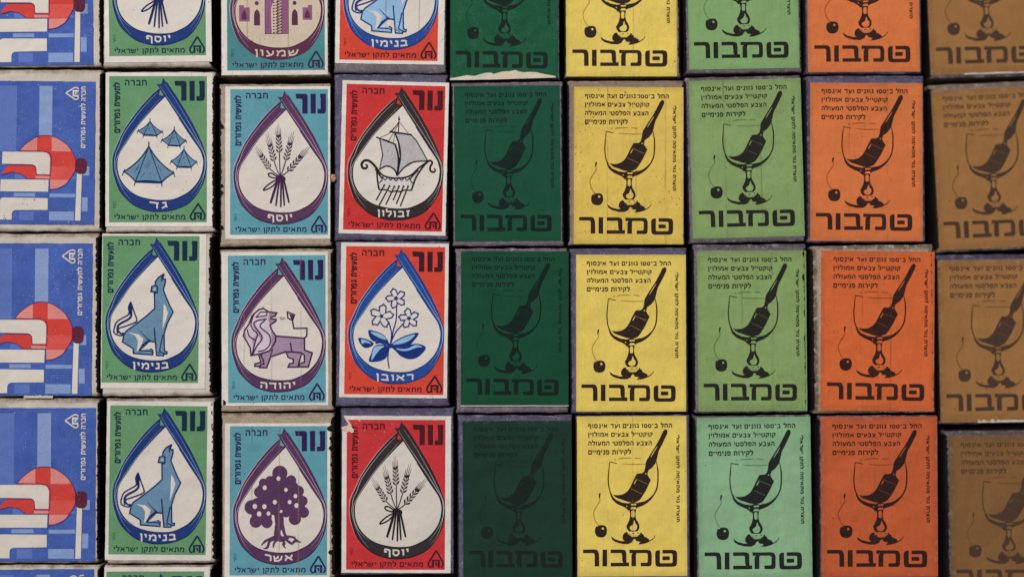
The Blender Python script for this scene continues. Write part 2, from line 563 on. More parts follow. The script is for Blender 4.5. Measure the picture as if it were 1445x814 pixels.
def pic_lion(A):
    a = at(13.4, 59, 7.4)
    T, K, B = ('picture_tint', 'tint', 3), ('picture_line', 'line', 6), ('picture_light', 'blank', 4)
    A.fill(*T, a(395, 400, 455, 405, 690, 425, 692, 548, 772, 576, 730, 722, 632, 720, 640, 690, 690, 672, 690, 600, 660, 595, 622, 722, 520, 722, 535, 688,
                575, 682, 575, 640, 522, 622, 500, 566, 340, 618, 300, 727, 225, 725, 222, 712, 175, 712, 180, 685, 240, 670, 215, 590, 300, 560))
    mane = a(180, 160, 220, 125, 265, 112, 325, 150, 405, 160, 388, 192, 348, 202, 346, 222, 400, 226, 395, 246, 335, 285, 352, 335, 396, 400, 390, 460,
             330, 552, 240, 582, 138, 600, 130, 520, 92, 450, 60, 400, 72, 340, 115, 280, 150, 190)
    A.fill('picture_tint', 'pale_tint', 4, mane)
    A.fill('picture_tint', 'tint', 5, a(325, 150, 405, 160, 388, 192, 348, 202, 346, 222, 400, 226, 395, 246, 335, 285, 318, 230))
    for q in ((345, 300, 396, 400, 390, 460, 345, 530, 352, 430), (215, 240, 180, 262, 190, 310, 268, 415, 215, 500, 235, 420, 165, 310, 165, 260), (75, 340, 60, 400, 92, 450, 88, 400), (150, 430, 205, 380, 185, 450, 160, 520)):
        A.fill('picture_tint', 'tint', 5, a(*q))
    A.fill('picture_light', 'blank', 5, a(200, 200, 245, 162, 296, 160, 292, 178, 250, 186))
    A.stroke(*K, mane, 1.5, sm=False, closed=True)
    for q in ((172, 165, 140, 262, 155, 325, 205, 380, 185, 450, 150, 590), (305, 222, 215, 235, 170, 262, 180, 300, 255, 415, 200, 500, 158, 585),
              (288, 232, 232, 300, 330, 392, 332, 490, 275, 545, 210, 560), (100, 330, 116, 390, 150, 425, 185, 442)):
        A.stroke(*K, a(*q), 1.3)
    A.stroke(*K, a(186, 205, 245, 195, 300, 188, 306, 152, 240, 150, 195, 200), 1.1, sm=False)
    A.stroke(*K, a(395, 400, 455, 405, 692, 424, 692, 548, 772, 576, 730, 722, 632, 720, 640, 690, 690, 672, 690, 600, 655, 575, 560, 565), 1.5, sm=False)
    A.stroke(*K, a(658, 592, 622, 722, 520, 722, 535, 688, 575, 682, 575, 640, 522, 622, 500, 566, 560, 565, 545, 470), 1.4, sm=False)
    A.stroke(*K, a(505, 560, 340, 616, 360, 530), 1.5, sm=False)
    A.stroke(*K, a(342, 612, 300, 727, 225, 725, 240, 695, 272, 690, 262, 640, 240, 600, 250, 585), 1.4, sm=False)
    A.stroke(*K, a(225, 712, 175, 712, 178, 686, 240, 670, 215, 590), 1.3, sm=False)
    A.stroke(*K, a(690, 425, 716, 400, 718, 320, 582, 322, 568, 240, 590, 180, 515, 150, 520, 215, 566, 236), 1.4, sm=False)
    A.fill(*K, a(530, 170, 590, 190, 560, 235, 545, 200))
    A.stroke(*K, a(412, 205, 450, 212, 440, 205, 490, 206), .7, sm=False, taper=(.3, .3))
    A.stroke(*K, a(440, 222, 470, 226, 490, 210), .7, taper=(.3, .3))


def pic_flower(A):
    a = at(13, 51.5, 6.51)
    K, T = ('picture_line', 'line', 5), ('picture_light', 'tint', 4)
    for cx, cy, r, ph in ((368, 135, 92, -1.9), (240, 298, 108, -1.4), (487, 315, 92, -1.75)):
        out = []
        for i in range(5):
            c = ph + i * 2 * math.pi / 5
            for d, rr in ((-.55, .45), (-.40, .82), (-.12, .90), (.0, 1.02), (.28, .86), (.45, .62)):
                q = c + d
                out += [cx + math.cos(q) * r * rr, cy + math.sin(q) * r * rr]
        A.stroke(*K, a(*out), 1.3, sm=False, closed=True)
        for i in range(5):
            q = ph + (i + .55) * 2 * math.pi / 5
            A.stroke(*K, a(cx, cy, cx + math.cos(q) * r * .42, cy + math.sin(q) * r * .42), .9, sm=False, taper=(1, .3))
        A.fill(*K, a(*[v for p in ellipse(cx, cy, 17) for v in p]))
    for q in ((375, 195, 372, 330, 345, 440, 332, 540), (305, 345, 332, 450, 325, 540), (438, 362, 372, 440, 332, 525), (312, 575, 302, 680, 316, 772)):
        A.stroke(*K, a(*q), 1.2)
    for dark, light in (
        ((330, 560, 400, 500, 500, 458, 575, 448, 540, 510, 480, 570, 400, 592), (345, 553, 420, 502, 500, 470, 545, 465, 500, 512, 430, 545)),
        ((335, 575, 430, 572, 550, 545, 642, 577, 580, 660, 500, 686, 420, 660, 370, 612), (380, 590, 470, 592, 550, 556, 610, 575, 560, 580, 470, 612, 400, 605)),
        ((315, 560, 270, 475, 200, 440, 125, 428, 148, 510, 225, 542), (150, 440, 240, 462, 290, 510, 235, 500, 165, 462)),
        ((175, 550, 120, 512, 35, 500, 70, 572, 120, 588), (62, 512, 118, 524, 150, 550, 100, 540, 72, 552)),
        ((305, 580, 250, 555, 180, 572, 152, 640, 135, 710, 230, 706, 290, 670), (172, 600, 200, 572, 268, 570, 232, 600, 200, 640, 155, 700)),
    ):
        A.fill(*K, smooth(a(*dark), closed=True, n=4))
        A.fill('picture_light', 'tint', 6, smooth(a(*light), closed=True, n=4))
    A.fill(*K, ellipse(*a(322, 565)[0], 4.0, 3.6))
    A.stroke(*K, a(190, 545, 250, 535, 310, 560), 1.6)


def pic_wheat(A):
    a = at(16, 44, 6.26)
    K = ('picture_line', 'line', 5)
    for bx, by, tx, ty in ((247, 432, 118, 232), (285, 367, 222, 120), (330, 292, 316, 30), (385, 362, 448, 100), (403, 457, 592, 232)):
        d = Vector((tx - bx, ty - by))
        L = d.length
        d /= L
        n = Vector((-d.y, d.x))
        el = L * 0.62
        for i in range(5):
            for s in (-1, 1):
                o = Vector((bx, by)) + d * (el * (i + .15 * (s > 0)) / 5)
                q = 1 - i * .05
                tip = o + d * el * .245 + n * s * 29 * q
                p1 = o + d * el * .05 + n * s * 15 * q
                p2 = o + d * el * .13 + n * s * 28 * q
                p3 = o + d * el * .15 + n * s * 11 * q
                A.fill(*K, a(*(o + n * s * 3), *p1, *p2, *tip, *p3))
        A.stroke(*K, a(bx, by, *(Vector((bx, by)) + d * el)), .6, sm=False)
        for k, ln in ((-22, .82), (-8, .97), (8, 1.0), (22, .85)):
            o = Vector((bx, by)) + d * el * .85 + n * k * .8
            e = Vector((bx, by)) + d * L * ln + n * k
            A.stroke(*K, a(*o, *e), .7, sm=False, taper=(1, .3))
        A.stroke(*K, a(bx, by, (bx + 335) / 2 + (bx - 335) * .08, (by + 500) / 2, 338, 505), 1.0)
    for x, y, w in ((252, 738, 2.5), (299, 762, 1.8), (342, 772, 1.8), (373, 760, 1.8), (414, 735, 2.0)):
        A.stroke(*K, a(318 + (x - 252) * .3, 520, (318 + (x - 252) * .3 + x) / 2, 630, x, y), w, taper=(.8, .8))
    A.fill(*K, smooth(a(300, 500, 325, 488, 370, 500, 384, 520, 372, 548, 330, 545, 302, 530), closed=True))
    A.stroke(*K, a(305, 500, 265, 474, 235, 475, 240, 498, 272, 512, 305, 518), 1.4)
    A.stroke(*K, a(308, 528, 250, 560, 205, 598, 192, 622, 240, 606, 282, 575, 308, 540), 1.4)


def pic_ship(A):
    a = at(13, 39.5, 5.82)
    T, K, B = ('picture_tint', 'tint', 3), ('picture_line', 'line', 5), ('picture_light', 'blank', 4)
    big = a(320, 167, 450, 177, 495, 225, 540, 300, 590, 390, 480, 400, 400, 450, 350, 518, 372, 380, 350, 240)
    small = a(200, 215, 260, 230, 320, 257, 345, 310, 355, 400, 346, 510, 330, 470, 300, 448, 255, 442, 205, 470, 228, 350)
    A.fill(*T, big)
    A.fill(*T, small)
    hull = a(150, 430, 182, 480, 192, 560, 206, 637, 270, 640, 320, 652, 400, 640, 465, 637, 500, 530, 560, 432, 590, 397, 520, 452, 450, 517, 345, 537, 240, 522, 195, 475)
    A.fill('picture_tint', 'pale_tint', 3, hull)
    A.stroke(*K, big, 1.1, sm=False, closed=True)
    A.stroke(*K, small, 1.1, sm=False, closed=True)
    A.stroke(*K, a(322, 167, 358, 260, 370, 360, 350, 515), 1.5)
    A.stroke(*K, a(325, 258, 350, 340, 356, 420, 348, 510), 1.8)
    for x, y in ((250, 280), (262, 300), (280, 270), (255, 340), (285, 335), (290, 360), (300, 380), (395, 215), (405, 235), (430, 245), (455, 290), (430, 340), (480, 330), (415, 380), (500, 320), (275, 330), (445, 265)):
        A.stroke('picture_light', 'blank', 4, a(x + 8, y - 16, x - 8, y + 16), 1.1, sm=False, taper=(.4, .4))
    for x, y in ((300, 345), (305, 385), (270, 320)):
        A.stroke(*K, a(x + 6, y - 12, x - 6, y + 10), .6, sm=False, taper=(.3, .3))
    # hull
    A.stroke(*K, a(182, 475, 192, 560, 206, 637), 1.7)
    A.stroke(*K, a(206, 637, 270, 638, 300, 652, 345, 645, 380, 650, 410, 636, 466, 637), 1.3)
    A.stroke(*K, a(466, 637, 500, 530, 560, 432, 595, 395), 1.7)
    A.stroke(*K, a(190, 470, 240, 522, 345, 540, 450, 518, 520, 452, 590, 397), 1.7)
    A.stroke(*K, a(205, 470, 255, 442, 300, 450, 335, 485, 346, 520), 1.3)
    A.stroke(*K, a(350, 518, 400, 452, 480, 402, 590, 392), 1.3)
    for i in range(5):
        x = 230 + i * 44
        A.stroke(*K, a(x, 528 + (i == 2) * 8, x + 22, 556 + (i == 2) * 6, x + 44, 532), 1.0)
    for i in range(6):
        A.stroke(*K, a(168 + i * 9, 470 + i * 12, 205 + i * 5, 500 + i * 10), 1.0, sm=False)
        A.stroke(*K, a(520 - i * 10, 470 + i * 10, 470 - i * 4, 510 + i * 8), 1.0, sm=False)
    A.stroke(*K, a(205, 580, 226, 560, 228, 528), 1.1)
    A.stroke(*K, a(478, 580, 460, 560, 448, 530), 1.1)
    A.stroke(*K, a(196, 484, 165, 440, 120, 402, 80, 402, 60, 432, 72, 462, 98, 462, 106, 440, 90, 432), 2.4, taper=(1, .5))
    A.stroke(*K, a(585, 395, 612, 388, 628, 405, 612, 440, 615, 472, 640, 482, 655, 465, 640, 450), 1.9, taper=(1, .5))
    for q in ((247, 600, 185, 725), (290, 605, 209, 768), (328, 608, 264, 757), (365, 606, 321, 722), (402, 604, 347, 752), (438, 605, 380, 770)):
        A.stroke(*K, a(*q), 1.3, sm=False)
        A.fill(*K, ellipse(*a(q[0], q[1])[0], 1.4))
    A.stroke(*K, a(352, 28, 350, 165), .9, sm=False)
    A.fill(*K, ellipse(*a(352, 52)[0], 1.4, 2.0))
    A.stroke(*K, a(278, 156, 455, 178), 1.6, sm=False)
    A.stroke(*K, a(172, 205, 325, 259), 1.4, sm=False)
    for q in ((350, 75, 290, 160, 205, 207), (350, 85, 282, 158), (354, 72, 430, 170), (345, 100, 275, 232), (320, 170, 312, 250)):
        A.stroke(*K, a(*q), .5)


def pic_tree(A):
    a = at(16, 49.5, 6.51)
    K, B = ('picture_line', 'band', 3), ('picture_light', 'blank', 4)
    for x, y, r in ((352, 102, 70), (455, 167, 48), (525, 262, 48), (560, 352, 47), (570, 455, 50), (490, 512, 57), (410, 462, 38), (262, 170, 44), (202, 190, 42),
                    (166, 272, 50), (96, 408, 66), (135, 535, 58), (235, 545, 52), (300, 300, 128), (400, 320, 120), (230, 400, 92), (480, 400, 90), (300, 420, 60), (160, 400, 80), (215, 265, 80), (440, 250, 90), (520, 420, 66), (160, 470, 66), (340, 190, 90), (230, 490, 50), (500, 330, 70)):
        A.fill(*K, ellipse(*a(x, y)[0], r / 6.51, n=18))
    A.fill(*K, a(298, 450, 310, 560, 298, 650, 322, 700, 350, 722, 400, 715, 440, 690, 410, 650, 390, 560, 388, 460))
    for q, w in (((325, 665, 250, 700, 220, 715, 183, 752), 2.6), ((330, 690, 262, 715, 240, 770, 202, 780), 2.6), ((335, 700, 302, 730, 293, 776), 2.2),
                 ((375, 700, 395, 735, 385, 745, 407, 780), 2.4), ((400, 690, 460, 735, 490, 715, 552, 725), 2.6), ((400, 668, 480, 680, 495, 700, 526, 706), 2.2)):
        A.stroke(*K, a(*q), w, taper=(1, .2))
    for x, y, r in ((340, 150, 21), (215, 232, 22), (408, 252, 19), (495, 308, 20), (307, 362, 22), (442, 362, 20), (505, 393, 23), (125, 400, 24), (212, 402, 23), (165, 468, 24), (250, 465, 20)):
        A.fill(*B, ellipse(*a(x, y)[0], r * .86 / 6.51, r * .98 / 6.51, n=14))
    A.fill(*B, smooth(a(366, 610, 360, 645, 372, 668, 390, 668, 378, 640), closed=True, n=3))


def pic_tents(A):
    a = at(6.5, 52.5, 7.4)
    T, K = ('picture_tint', 'tint', 3), ('picture_line', 'line', 5)

    def side(p, q, s, k=6):
        p, q = Vector(p), Vector(q)
        d = q - p
        n = Vector((-d.y, d.x)) * s
        return [tuple(p + d * i / k + n * 4 * (i / k) * (1 - i / k)) for i in range(k)]
    for (ap, l, bl, br, r), w in ((((363, 345), (105, 610), (225, 715), (495, 725), (620, 625)), 1.3), (((375, 85), (250, 185), (310, 228), (445, 234), (503, 195)), .9),
                                  (((625, 170), (497, 282), (565, 335), (685, 342), (748, 288)), .9), (((726, 375), (592, 502), (655, 562), (800, 565), (858, 510)), .9)):
        o = side(ap, l, -.07) + side(l, bl, -.05) + side(bl, br, -.05) + side(br, r, -.05) + side(r, ap, -.07)
        A.fill(*T, a(*[v for p in o for v in p]))
        A.stroke(*K, a(*[v for p in o for v in p]), w, sm=False, closed=True)
        A.stroke(*K, a(*bl, *br), w * 1.6, sm=False)
        A.stroke(*K, a(*ap, *bl), w * .7, sm=False)
        A.stroke(*K, a(*ap, *br), w * .7, sm=False)
        A.stroke(*K, a(ap[0], ap[1] - 45 * w / 1.2, ap[0], ap[1] + 5), w * .9, sm=False)
        k = 42 if w > 1 else 28
        for p, dx in ((l, -.4), (bl, -.35), (br, .1), (r, .3)):
            A.stroke(*K, a(p[0] - dx * k * .6, p[1] - k * .6, p[0] + dx * k, p[1] + k), w * .7, sm=False)
        q = (620 - 105) if w > 1 else 250
        for fx, fy, ln in ((-.22, .60, .1), (-.25, .68, .12), (-.18, .75, .08), (-.03, .50, .12), (-.01, .56, .1), (.2, .6, .08), (.24, .7, .07), (.02, .78, .05), (-.12, .82, .09)):
            x, y = ap[0] + fx * q, ap[1] + fy * (bl[1] - ap[1])
            if fx < .15:
                A.stroke(*K, a(x + ln * q * .4, y - ln * q * .6, x - ln * q * .4, y + ln * q * .5), w * (1.1 if fx < 0 else .6), sm=False, taper=(.2, .2))
            else:
                A.stroke(*K, a(x - ln * q * .2, y - ln * q * .7, x + ln * q * .1, y + ln * q * .5), w * 1.3, sm=False, taper=(.2, .2))


def pic_tower(A):
    a = at(-5, 109, 7.4)
    T, K, B = ('picture_tint', 'tint', 3), ('picture_line', 'band', 5), ('picture_light', 'blank', 4)
    door = a(430, -330, 672, -330, 672, 345, 430, 345)
    A.fill(*T, door)
    A.stroke(*K, door, .5, sm=False, closed=True)
    A.fill(*B, a(500, 345, 492, 150, 495, 80, 515, 20, 555, -60, 556, 345))
    A.fill(*K, a(556, 345, 556, -60, 590, 0, 605, 80, 608, 345))
    for i in range(12):
        y = 328 - i * 31
        A.fill(*K, a(512, y, 530, y, 530, y + 13, 512, y + 13))
        A.fill('picture_line', 'band', 6, a(540, y - 4, 556, y - 4, 556, y + 9, 540, y + 9))
        A.fill('picture_light', 'blank', 6, a(556, y + 8, 602, y - 8, 602, y + 2, 590, y + 10))
        A.fill('picture_light', 'blank', 6, a(570, y - 14, 590, y - 12, 590, y - 8, 570, y - 8))
    for x in (347, 738):
        A.fill(*K, ellipse(*a(x - 2, 30)[0], 2.7))
        A.fill(*K, a(x - 31, 258, x - 31, 160, x - 25, 120, x, 92, x + 25, 120, x + 31, 160, x + 31, 258))
    for x0, x1, y0, y1, s in ((162, 272, 50, 218, 1), (820, 918, 52, 204, -1)):
        if s > 0:
            q = a(x0, y0, x0 + 50, y0, x0 + 50, y0 + 24, x1, y0 + 24, x1, y1, x0, y1)
        else:
            q = a(x0, y0 + 24, x1 - 44, y0 + 24, x1 - 44, y0, x1, y0, x1, y1, x0, y1)
        A.fill(*T, q)
        cx = (x0 + x1) / 2
        A.fill(*K, a(cx - 28, y1 - 22, cx - 26, y0 + 95, cx, y0 + 45, cx + 26, y0 + 95, cx + 28, y1 - 22))


# ------------------------------------------------------------------ the blue label (printed across the box)


def blue_label():
    A = Art(141.0, 209.0)
    a = at(7, -25, 3.253)
    T = 'pale_bars'
    A.fill(T, 'bar', 1, a(178, 104, 238, 104, 238, 340, 178, 340))
    A.fill(T, 'dim_bar', 1, a(-10, 104, 75, 104, 75, 416, -10, 416))
    A.fill(T, 'bar', 1, a(65, 613, 163, 613, 163, 630, 65, 630))
    A.fill(T, 'bar', 1, a(230, 615, 347, 615, 347, 632, 230, 632))
    A.fill(T, 'bar', 1, a(228, 700, 342, 700, 342, 742, 228, 742))
    A.fill(T, 'dim_bar', 1, a(90, 700, 158, 700, 158, 742, 90, 742))
    A.fill(T, 'bar', 1, a(378, 632, 405, 632, 405, 697, 378, 697))
    A.fill(T, 'bar', 1, a(380, 485, 411, 485, 411, 528, 380, 528))
    A.fill(T, 'dim_bar', 1, a(320, 532, 350, 532, 350, 546, 320, 546))
    A.fill(T, 'dim_bar', 1, a(70, 515, 120, 520, 118, 546, 70, 546))
    fl = a(88, 414, 115, 382, 165, 348, 210, 339, 260, 350, 310, 385, 340, 430, 352, 480, 338, 520, 305, 568, 265, 590, 230, 595, 228, 546, 130, 546,
           95, 522, 55, 515, 8, 527, 22, 500, 42, 481, 150, 478, 150, 430)
    A.fill('flame', 'flame', 2, fl)
    for q in ((88, 414, 115, 382, 165, 348, 170, 347, 170, 414), (237, 343, 260, 350, 310, 385, 328, 414, 237, 414), (230, 549, 316, 549, 305, 568, 265, 590, 230, 595), (165, 529, 228, 529, 228, 546, 165, 546)):
        A.fill('flame', 'pink', 3, a(*q))
    A.fill('flame', 'pink_red', 3, a(230, 486, 350, 486, 340, 516, 318, 548, 230, 548))
    A.stroke('outlines', 'outline', 4, a(88, 414, 115, 382, 165, 348, 210, 339, 260, 350, 310, 385, 340, 430, 352, 480, 338, 520, 305, 568, 265, 590, 230, 595), 1.0)
    A.stroke('outlines', 'outline', 4, a(8, 527, 55, 515, 95, 522, 130, 546, 228, 546), 1.0, sm=False)
    A.stroke('outlines', 'outline', 4, a(88, 412, 200, 414, 228, 422, 236, 445, 234, 530, 168, 528, 166, 492, 152, 481, 42, 480), 1.0, sm=False)
    A.stroke('outlines', 'outline', 4, a(230, 545, 230, 608), .8, sm=False)
    for q in ((12, 418, 196, 418, 214, 421, 226, 432, 231, 448, 229, 523, 170, 523, 168, 492, 162, 482, 150, 477, 10, 475),
              (5, 549, 225, 549, 223, 606, 3, 606),
              (3, 652, 6, 640, 20, 635, 222, 637, 222, 692, 74, 694, 62, 700, 58, 712, 58, 740, 0, 740)):
        A.fill('brand_lettering', 'blank', 5, a(*q))
    A.fill('match_stick', 'blank', 5, a(355, 500, 378, 500, 373, 742, 348, 742))
    A.fill('match_head', 'maroon', 6, rrect(*a(346, 445)[0], *a(399, 521)[0], 7.0))
    A.text('lettering', 'blank', 5, 'חברה לתעשית גפרורים', *[7 + v / 3.253 for v in (372, 391)], 7.5, 97, bold=0.24, rot=1)
    cx, cy = a(300, 137)[0]
    standards_mark(A, 'standards_mark', 'blank', 5, lambda x, y: (cx + (y + 122) / 35, cy - (x - 350) / 31), w=1.8)
    return A


# ------------------------------------------------------------------ the paint advertisement labels


def paint_label():
    A = Art(155.0, 220.5)
    a = at(3, 0, 9.32)
    b = at(3, 70, 9.32)
    c = at(3, 140, 9.32)
    D, Hh = ('glass_drawing', 'type', 1), ('drawing_light', 'ground', 3)
    # glass
    A.stroke(*D, a(400, 578, 390, 690) + b(382, 140, 390, 250, 412, 325), 1.0, taper=(.6, 1))
    A.stroke(*D, b(412, 325, 440, 392, 505, 452, 610, 500, 655, 545), 2.0, taper=(.6, 1))
    A.stroke(*D, a(1018, 575, 1032, 660) + b(1038, 60, 1036, 170, 1022, 265, 985, 345), 1.2, taper=(.5, 1))
    A.fill(*D, smooth(b(1030, 250, 980, 335, 915, 398, 850, 435, 765, 455, 750, 520, 770, 512, 850, 482, 930, 425, 990, 350, 1030, 262), closed=True, n=3))
    A.fill(*D, b(405, 312, 440, 372, 500, 418, 560, 442, 640, 460, 700, 440, 770, 455, 775, 505, 748, 530, 742, 575, 665, 575, 655, 545, 610, 508, 505, 460, 436, 396))
    A.stroke(*D, a(398, 578, 470, 592, 500, 598), .7, taper=(1, .5))
    A.stroke('rim_line', 'faint', 1, a(560, 602, 700, 612, 875, 608), .8, taper=(.5, .5))
    A.stroke('rim_line', 'faint', 1, a(512, 540, 590, 530, 692, 530), .9, taper=(.5, .5))
    A.stroke('rim_line', 'faint', 1, a(462, 548, 484, 542), .8, sm=False)
    A.stroke('rim_line', 'faint', 1, a(732, 530, 812, 537), .8, sm=False)
    # stem
    A.fill(*D, smooth(b(660, 540, 668, 600, 655, 670, 630, 725) + c(618, 90, 625, 130, 652, 166), n=3) + smooth(c(762, 166, 786, 130, 788, 92, 772, 50, 748, 8) + b(738, 600, 745, 540), n=3))
    # foot
    A.fill(*D, c(412, 222, 428, 268, 470, 300, 560, 325, 640, 328, 676, 312, 695, 300, 700, 285, 714, 265, 732, 262, 745, 290, 800, 300, 772, 332, 830, 330, 900, 310, 962, 275, 995, 238, 994, 212,
                 978, 248, 940, 276, 916, 282, 908, 258, 885, 250, 872, 238, 856, 238, 840, 205, 822, 195, 808, 172, 798, 200, 760, 232, 690, 236, 650, 212, 632, 180, 618, 170, 590, 186, 568, 220, 566, 262,
                 592, 288, 545, 288, 470, 266, 432, 240))
    A.fill(*Hh, smooth(c(640, 190, 680, 170, 760, 168, 790, 185, 770, 215, 700, 222, 655, 212), closed=True, n=3))
    for q in ((690, 190, 720, 184, 722, 194, 694, 198), (756, 182, 780, 180, 778, 192, 760, 190), (650, 200, 672, 205, 668, 212, 650, 208)):
        A.fill('glass_drawing', 'type', 4, c(*q))
    # stem glints
    A.fill(*Hh, rrect(*b(684, 548)[0], *b(726, 640)[0], 2.0))
    A.fill(*Hh, b(672, 534, 690, 506, 738, 506, 754, 534))
    A.fill(*Hh, b(678, 466, 750, 462, 746, 480, 684, 484))
    A.fill(*Hh, b(440, 368, 520, 414, 645, 444, 640, 458, 560, 446, 480, 410))
    A.fill(*Hh, smooth(c(722, 22, 736, 62, 758, 92, 755, 128, 735, 152, 690, 154, 664, 128, 668, 102, 704, 78), closed=True, n=3))
    A.fill(*Hh, b(618, 486, 632, 492, 628, 506, 616, 496))
    # brush
    K = ('brush_drawing', 'type', 2)
    A.fill(*K, smooth(a(1113, 180, 1140, 163, 1166, 182, 1160, 222), n=3) + smooth(a(1160, 222, 1092, 360, 1050, 440, 1025, 540, 1008, 592, 960, 655), n=4) +
           b(912, 35, 902, 70, 900, 92, 920, 128, 943, 160, 880, 290, 830, 370) + smooth(b(830, 370, 792, 418, 735, 442, 650, 440, 560, 410, 490, 385, 440, 342), n=3) +
           smooth(b(440, 342, 500, 352, 570, 342, 630, 305, 670, 250, 700, 190), n=3) + b(740, 110, 760, 78, 828, 74, 852, 55, 864, 20) +
           smooth(a(870, 640, 880, 578, 920, 512, 975, 425, 1015, 365, 1065, 275), n=4))
    g = ('drawing_light', 'ground', 3)
    A.stroke(*g, a(1030, 380, 985, 450, 942, 522), 1.0, taper=(.3, .2))
    A.stroke('drawing_light', 'soft', 3, b(740, 142, 900, 214), .9, sm=False, taper=(.6, .6))
    A.stroke('drawing_light', 'soft', 3, b(682, 272, 828, 338), .9, sm=False, taper=(.6, .6))
    A.stroke(*g, b(752, 160, 735, 185, 722, 215), 1.1, taper=(1, .3))
    A.fill(*g, ellipse(*b(875, 80)[0], .9))
    # cherry
    A.fill('cherry_drawing', 'type', 1, smooth(c(245, 92, 262, 84, 320, 84, 350, 105, 362, 150, 352, 205, 318, 235, 270, 240, 225, 222, 204, 175, 208, 120, 228, 96, 240, 104), closed=True, n=3))
    A.fill('cherry_drawing', 'ground', 2, ellipse(*c(308, 128)[0], 1.6))
    A.fill('cherry_drawing', 'type', 1, smooth(b(262, 328, 280, 330, 272, 375, 262, 400, 254, 365), closed=True, n=3))
    A.stroke('cherry_stem', 'faint', 1, b(266, 390, 268, 430, 225, 495, 188, 570, 196, 640, 225, 705) + c(255, 90), .8)
    # the big word
    W = ('brand_lettering', 'type', 1)
    A.fill(*W, c(46, 394, 190, 393) + smooth(c(190, 393, 236, 404, 256, 455), n=4) + c(258, 610, 198, 610, 198, 470) + smooth(c(198, 470, 192, 446, 172, 440), n=3) + c(46, 440))
    A.fill(*W, c(302, 397, 362, 397, 362, 612, 300, 610))
    A.fill(*W, c(408, 397, 560, 397) + smooth(c(560, 397, 604, 410, 616, 455), n=4) + c(616, 564, 650, 564, 650, 612, 408, 612, 408, 566, 572, 566, 560, 540, 558, 470) + smooth(c(558, 470, 552, 446, 530, 442), n=3) + c(408, 442))
    A.fill(*W, c(655, 400, 690, 400, 710, 403, 880, 402) + smooth(c(880, 402, 932, 414, 950, 460), n=4) + c(948, 575) + smooth(c(948, 575, 940, 604, 912, 615), n=3) +
           c(805, 613, 805, 568, 886, 568, 896, 556, 897, 470) + smooth(c(897, 470, 888, 448, 862, 444), n=3) + c(748, 444, 742, 470, 742, 612, 680, 612, 682, 466, 698, 444, 656, 444))
    A.fill(*W, c(1058, 408, 1056, 560) + smooth(c(1056, 560, 1060, 572, 1074, 576), n=3) + c(1206, 576) + smooth(c(1206, 576, 1220, 570, 1224, 556), n=3) + c(1224, 470) +
           smooth(c(1224, 470, 1218, 456, 1204, 452), n=3) + c(1092, 452, 1092, 406, 1225, 406) + smooth(c(1225, 406, 1272, 420, 1286, 465), n=4) + c(1284, 575) + smooth(c(1284, 575, 1268, 612, 1230, 622), n=4) +
           c(1050, 622) + smooth(c(1050, 622, 1008, 612, 996, 575), n=4) + c(994, 450) + smooth(c(994, 450, 1006, 420, 1030, 410), n=3))
    A.fill(*W, rrect(*c(1090, 488)[0], *c(1188, 538)[0], 1.2))
    # small type
    T = ('lettering', 'type', 1)
    for s, x0, x1, y0, y1 in (('החל ב־100 גוונים ועד אינסוף', 116, 1226, 92, 142), ('קוקטייל צבעים אמולזין', 116, 970, 204, 252), ('הצבע הפלסטי המעולה', 118, 957, 316, 365), ('לקירות פנימיים', 120, 682, 428, 480)):
        A.text(*T, s, 3 + x0 / 9.32, 3 + x1 / 9.32, y0 / 9.32, y1 / 9.32, bold=0.265)
    for i in range(3):
        A.fill('lettering', 'faint', 1, ellipse(3 + (58 + 20 * i) / 9.32, 134 / 9.32, .5, n=8))
    A.text('side_lettering', 'type', 1, 'תוצרת נור מתאימה לתקן ישראלי', 3 + 1282 / 9.32, 3 + 1318 / 9.32, 25, 145, bold=0.33, rot=-1)
    return A


# ------------------------------------------------------------------ boxes


def link(name, me, mat, parent, loc=(0, 0, 0)):
    o = bpy.data.objects.new(name, me)
    C.objects.link(o)
    if mat is not None:
        if len(me.materials) == 0:
            me.materials.append(None)
        o.material_slots[0].link = 'OBJECT'
        o.material_slots[0].material = mat
    o.parent = parent
    o.location = loc
    return o


def nz(x, y, z=0.0):
    return noise.noise(Vector((x, y, z)))


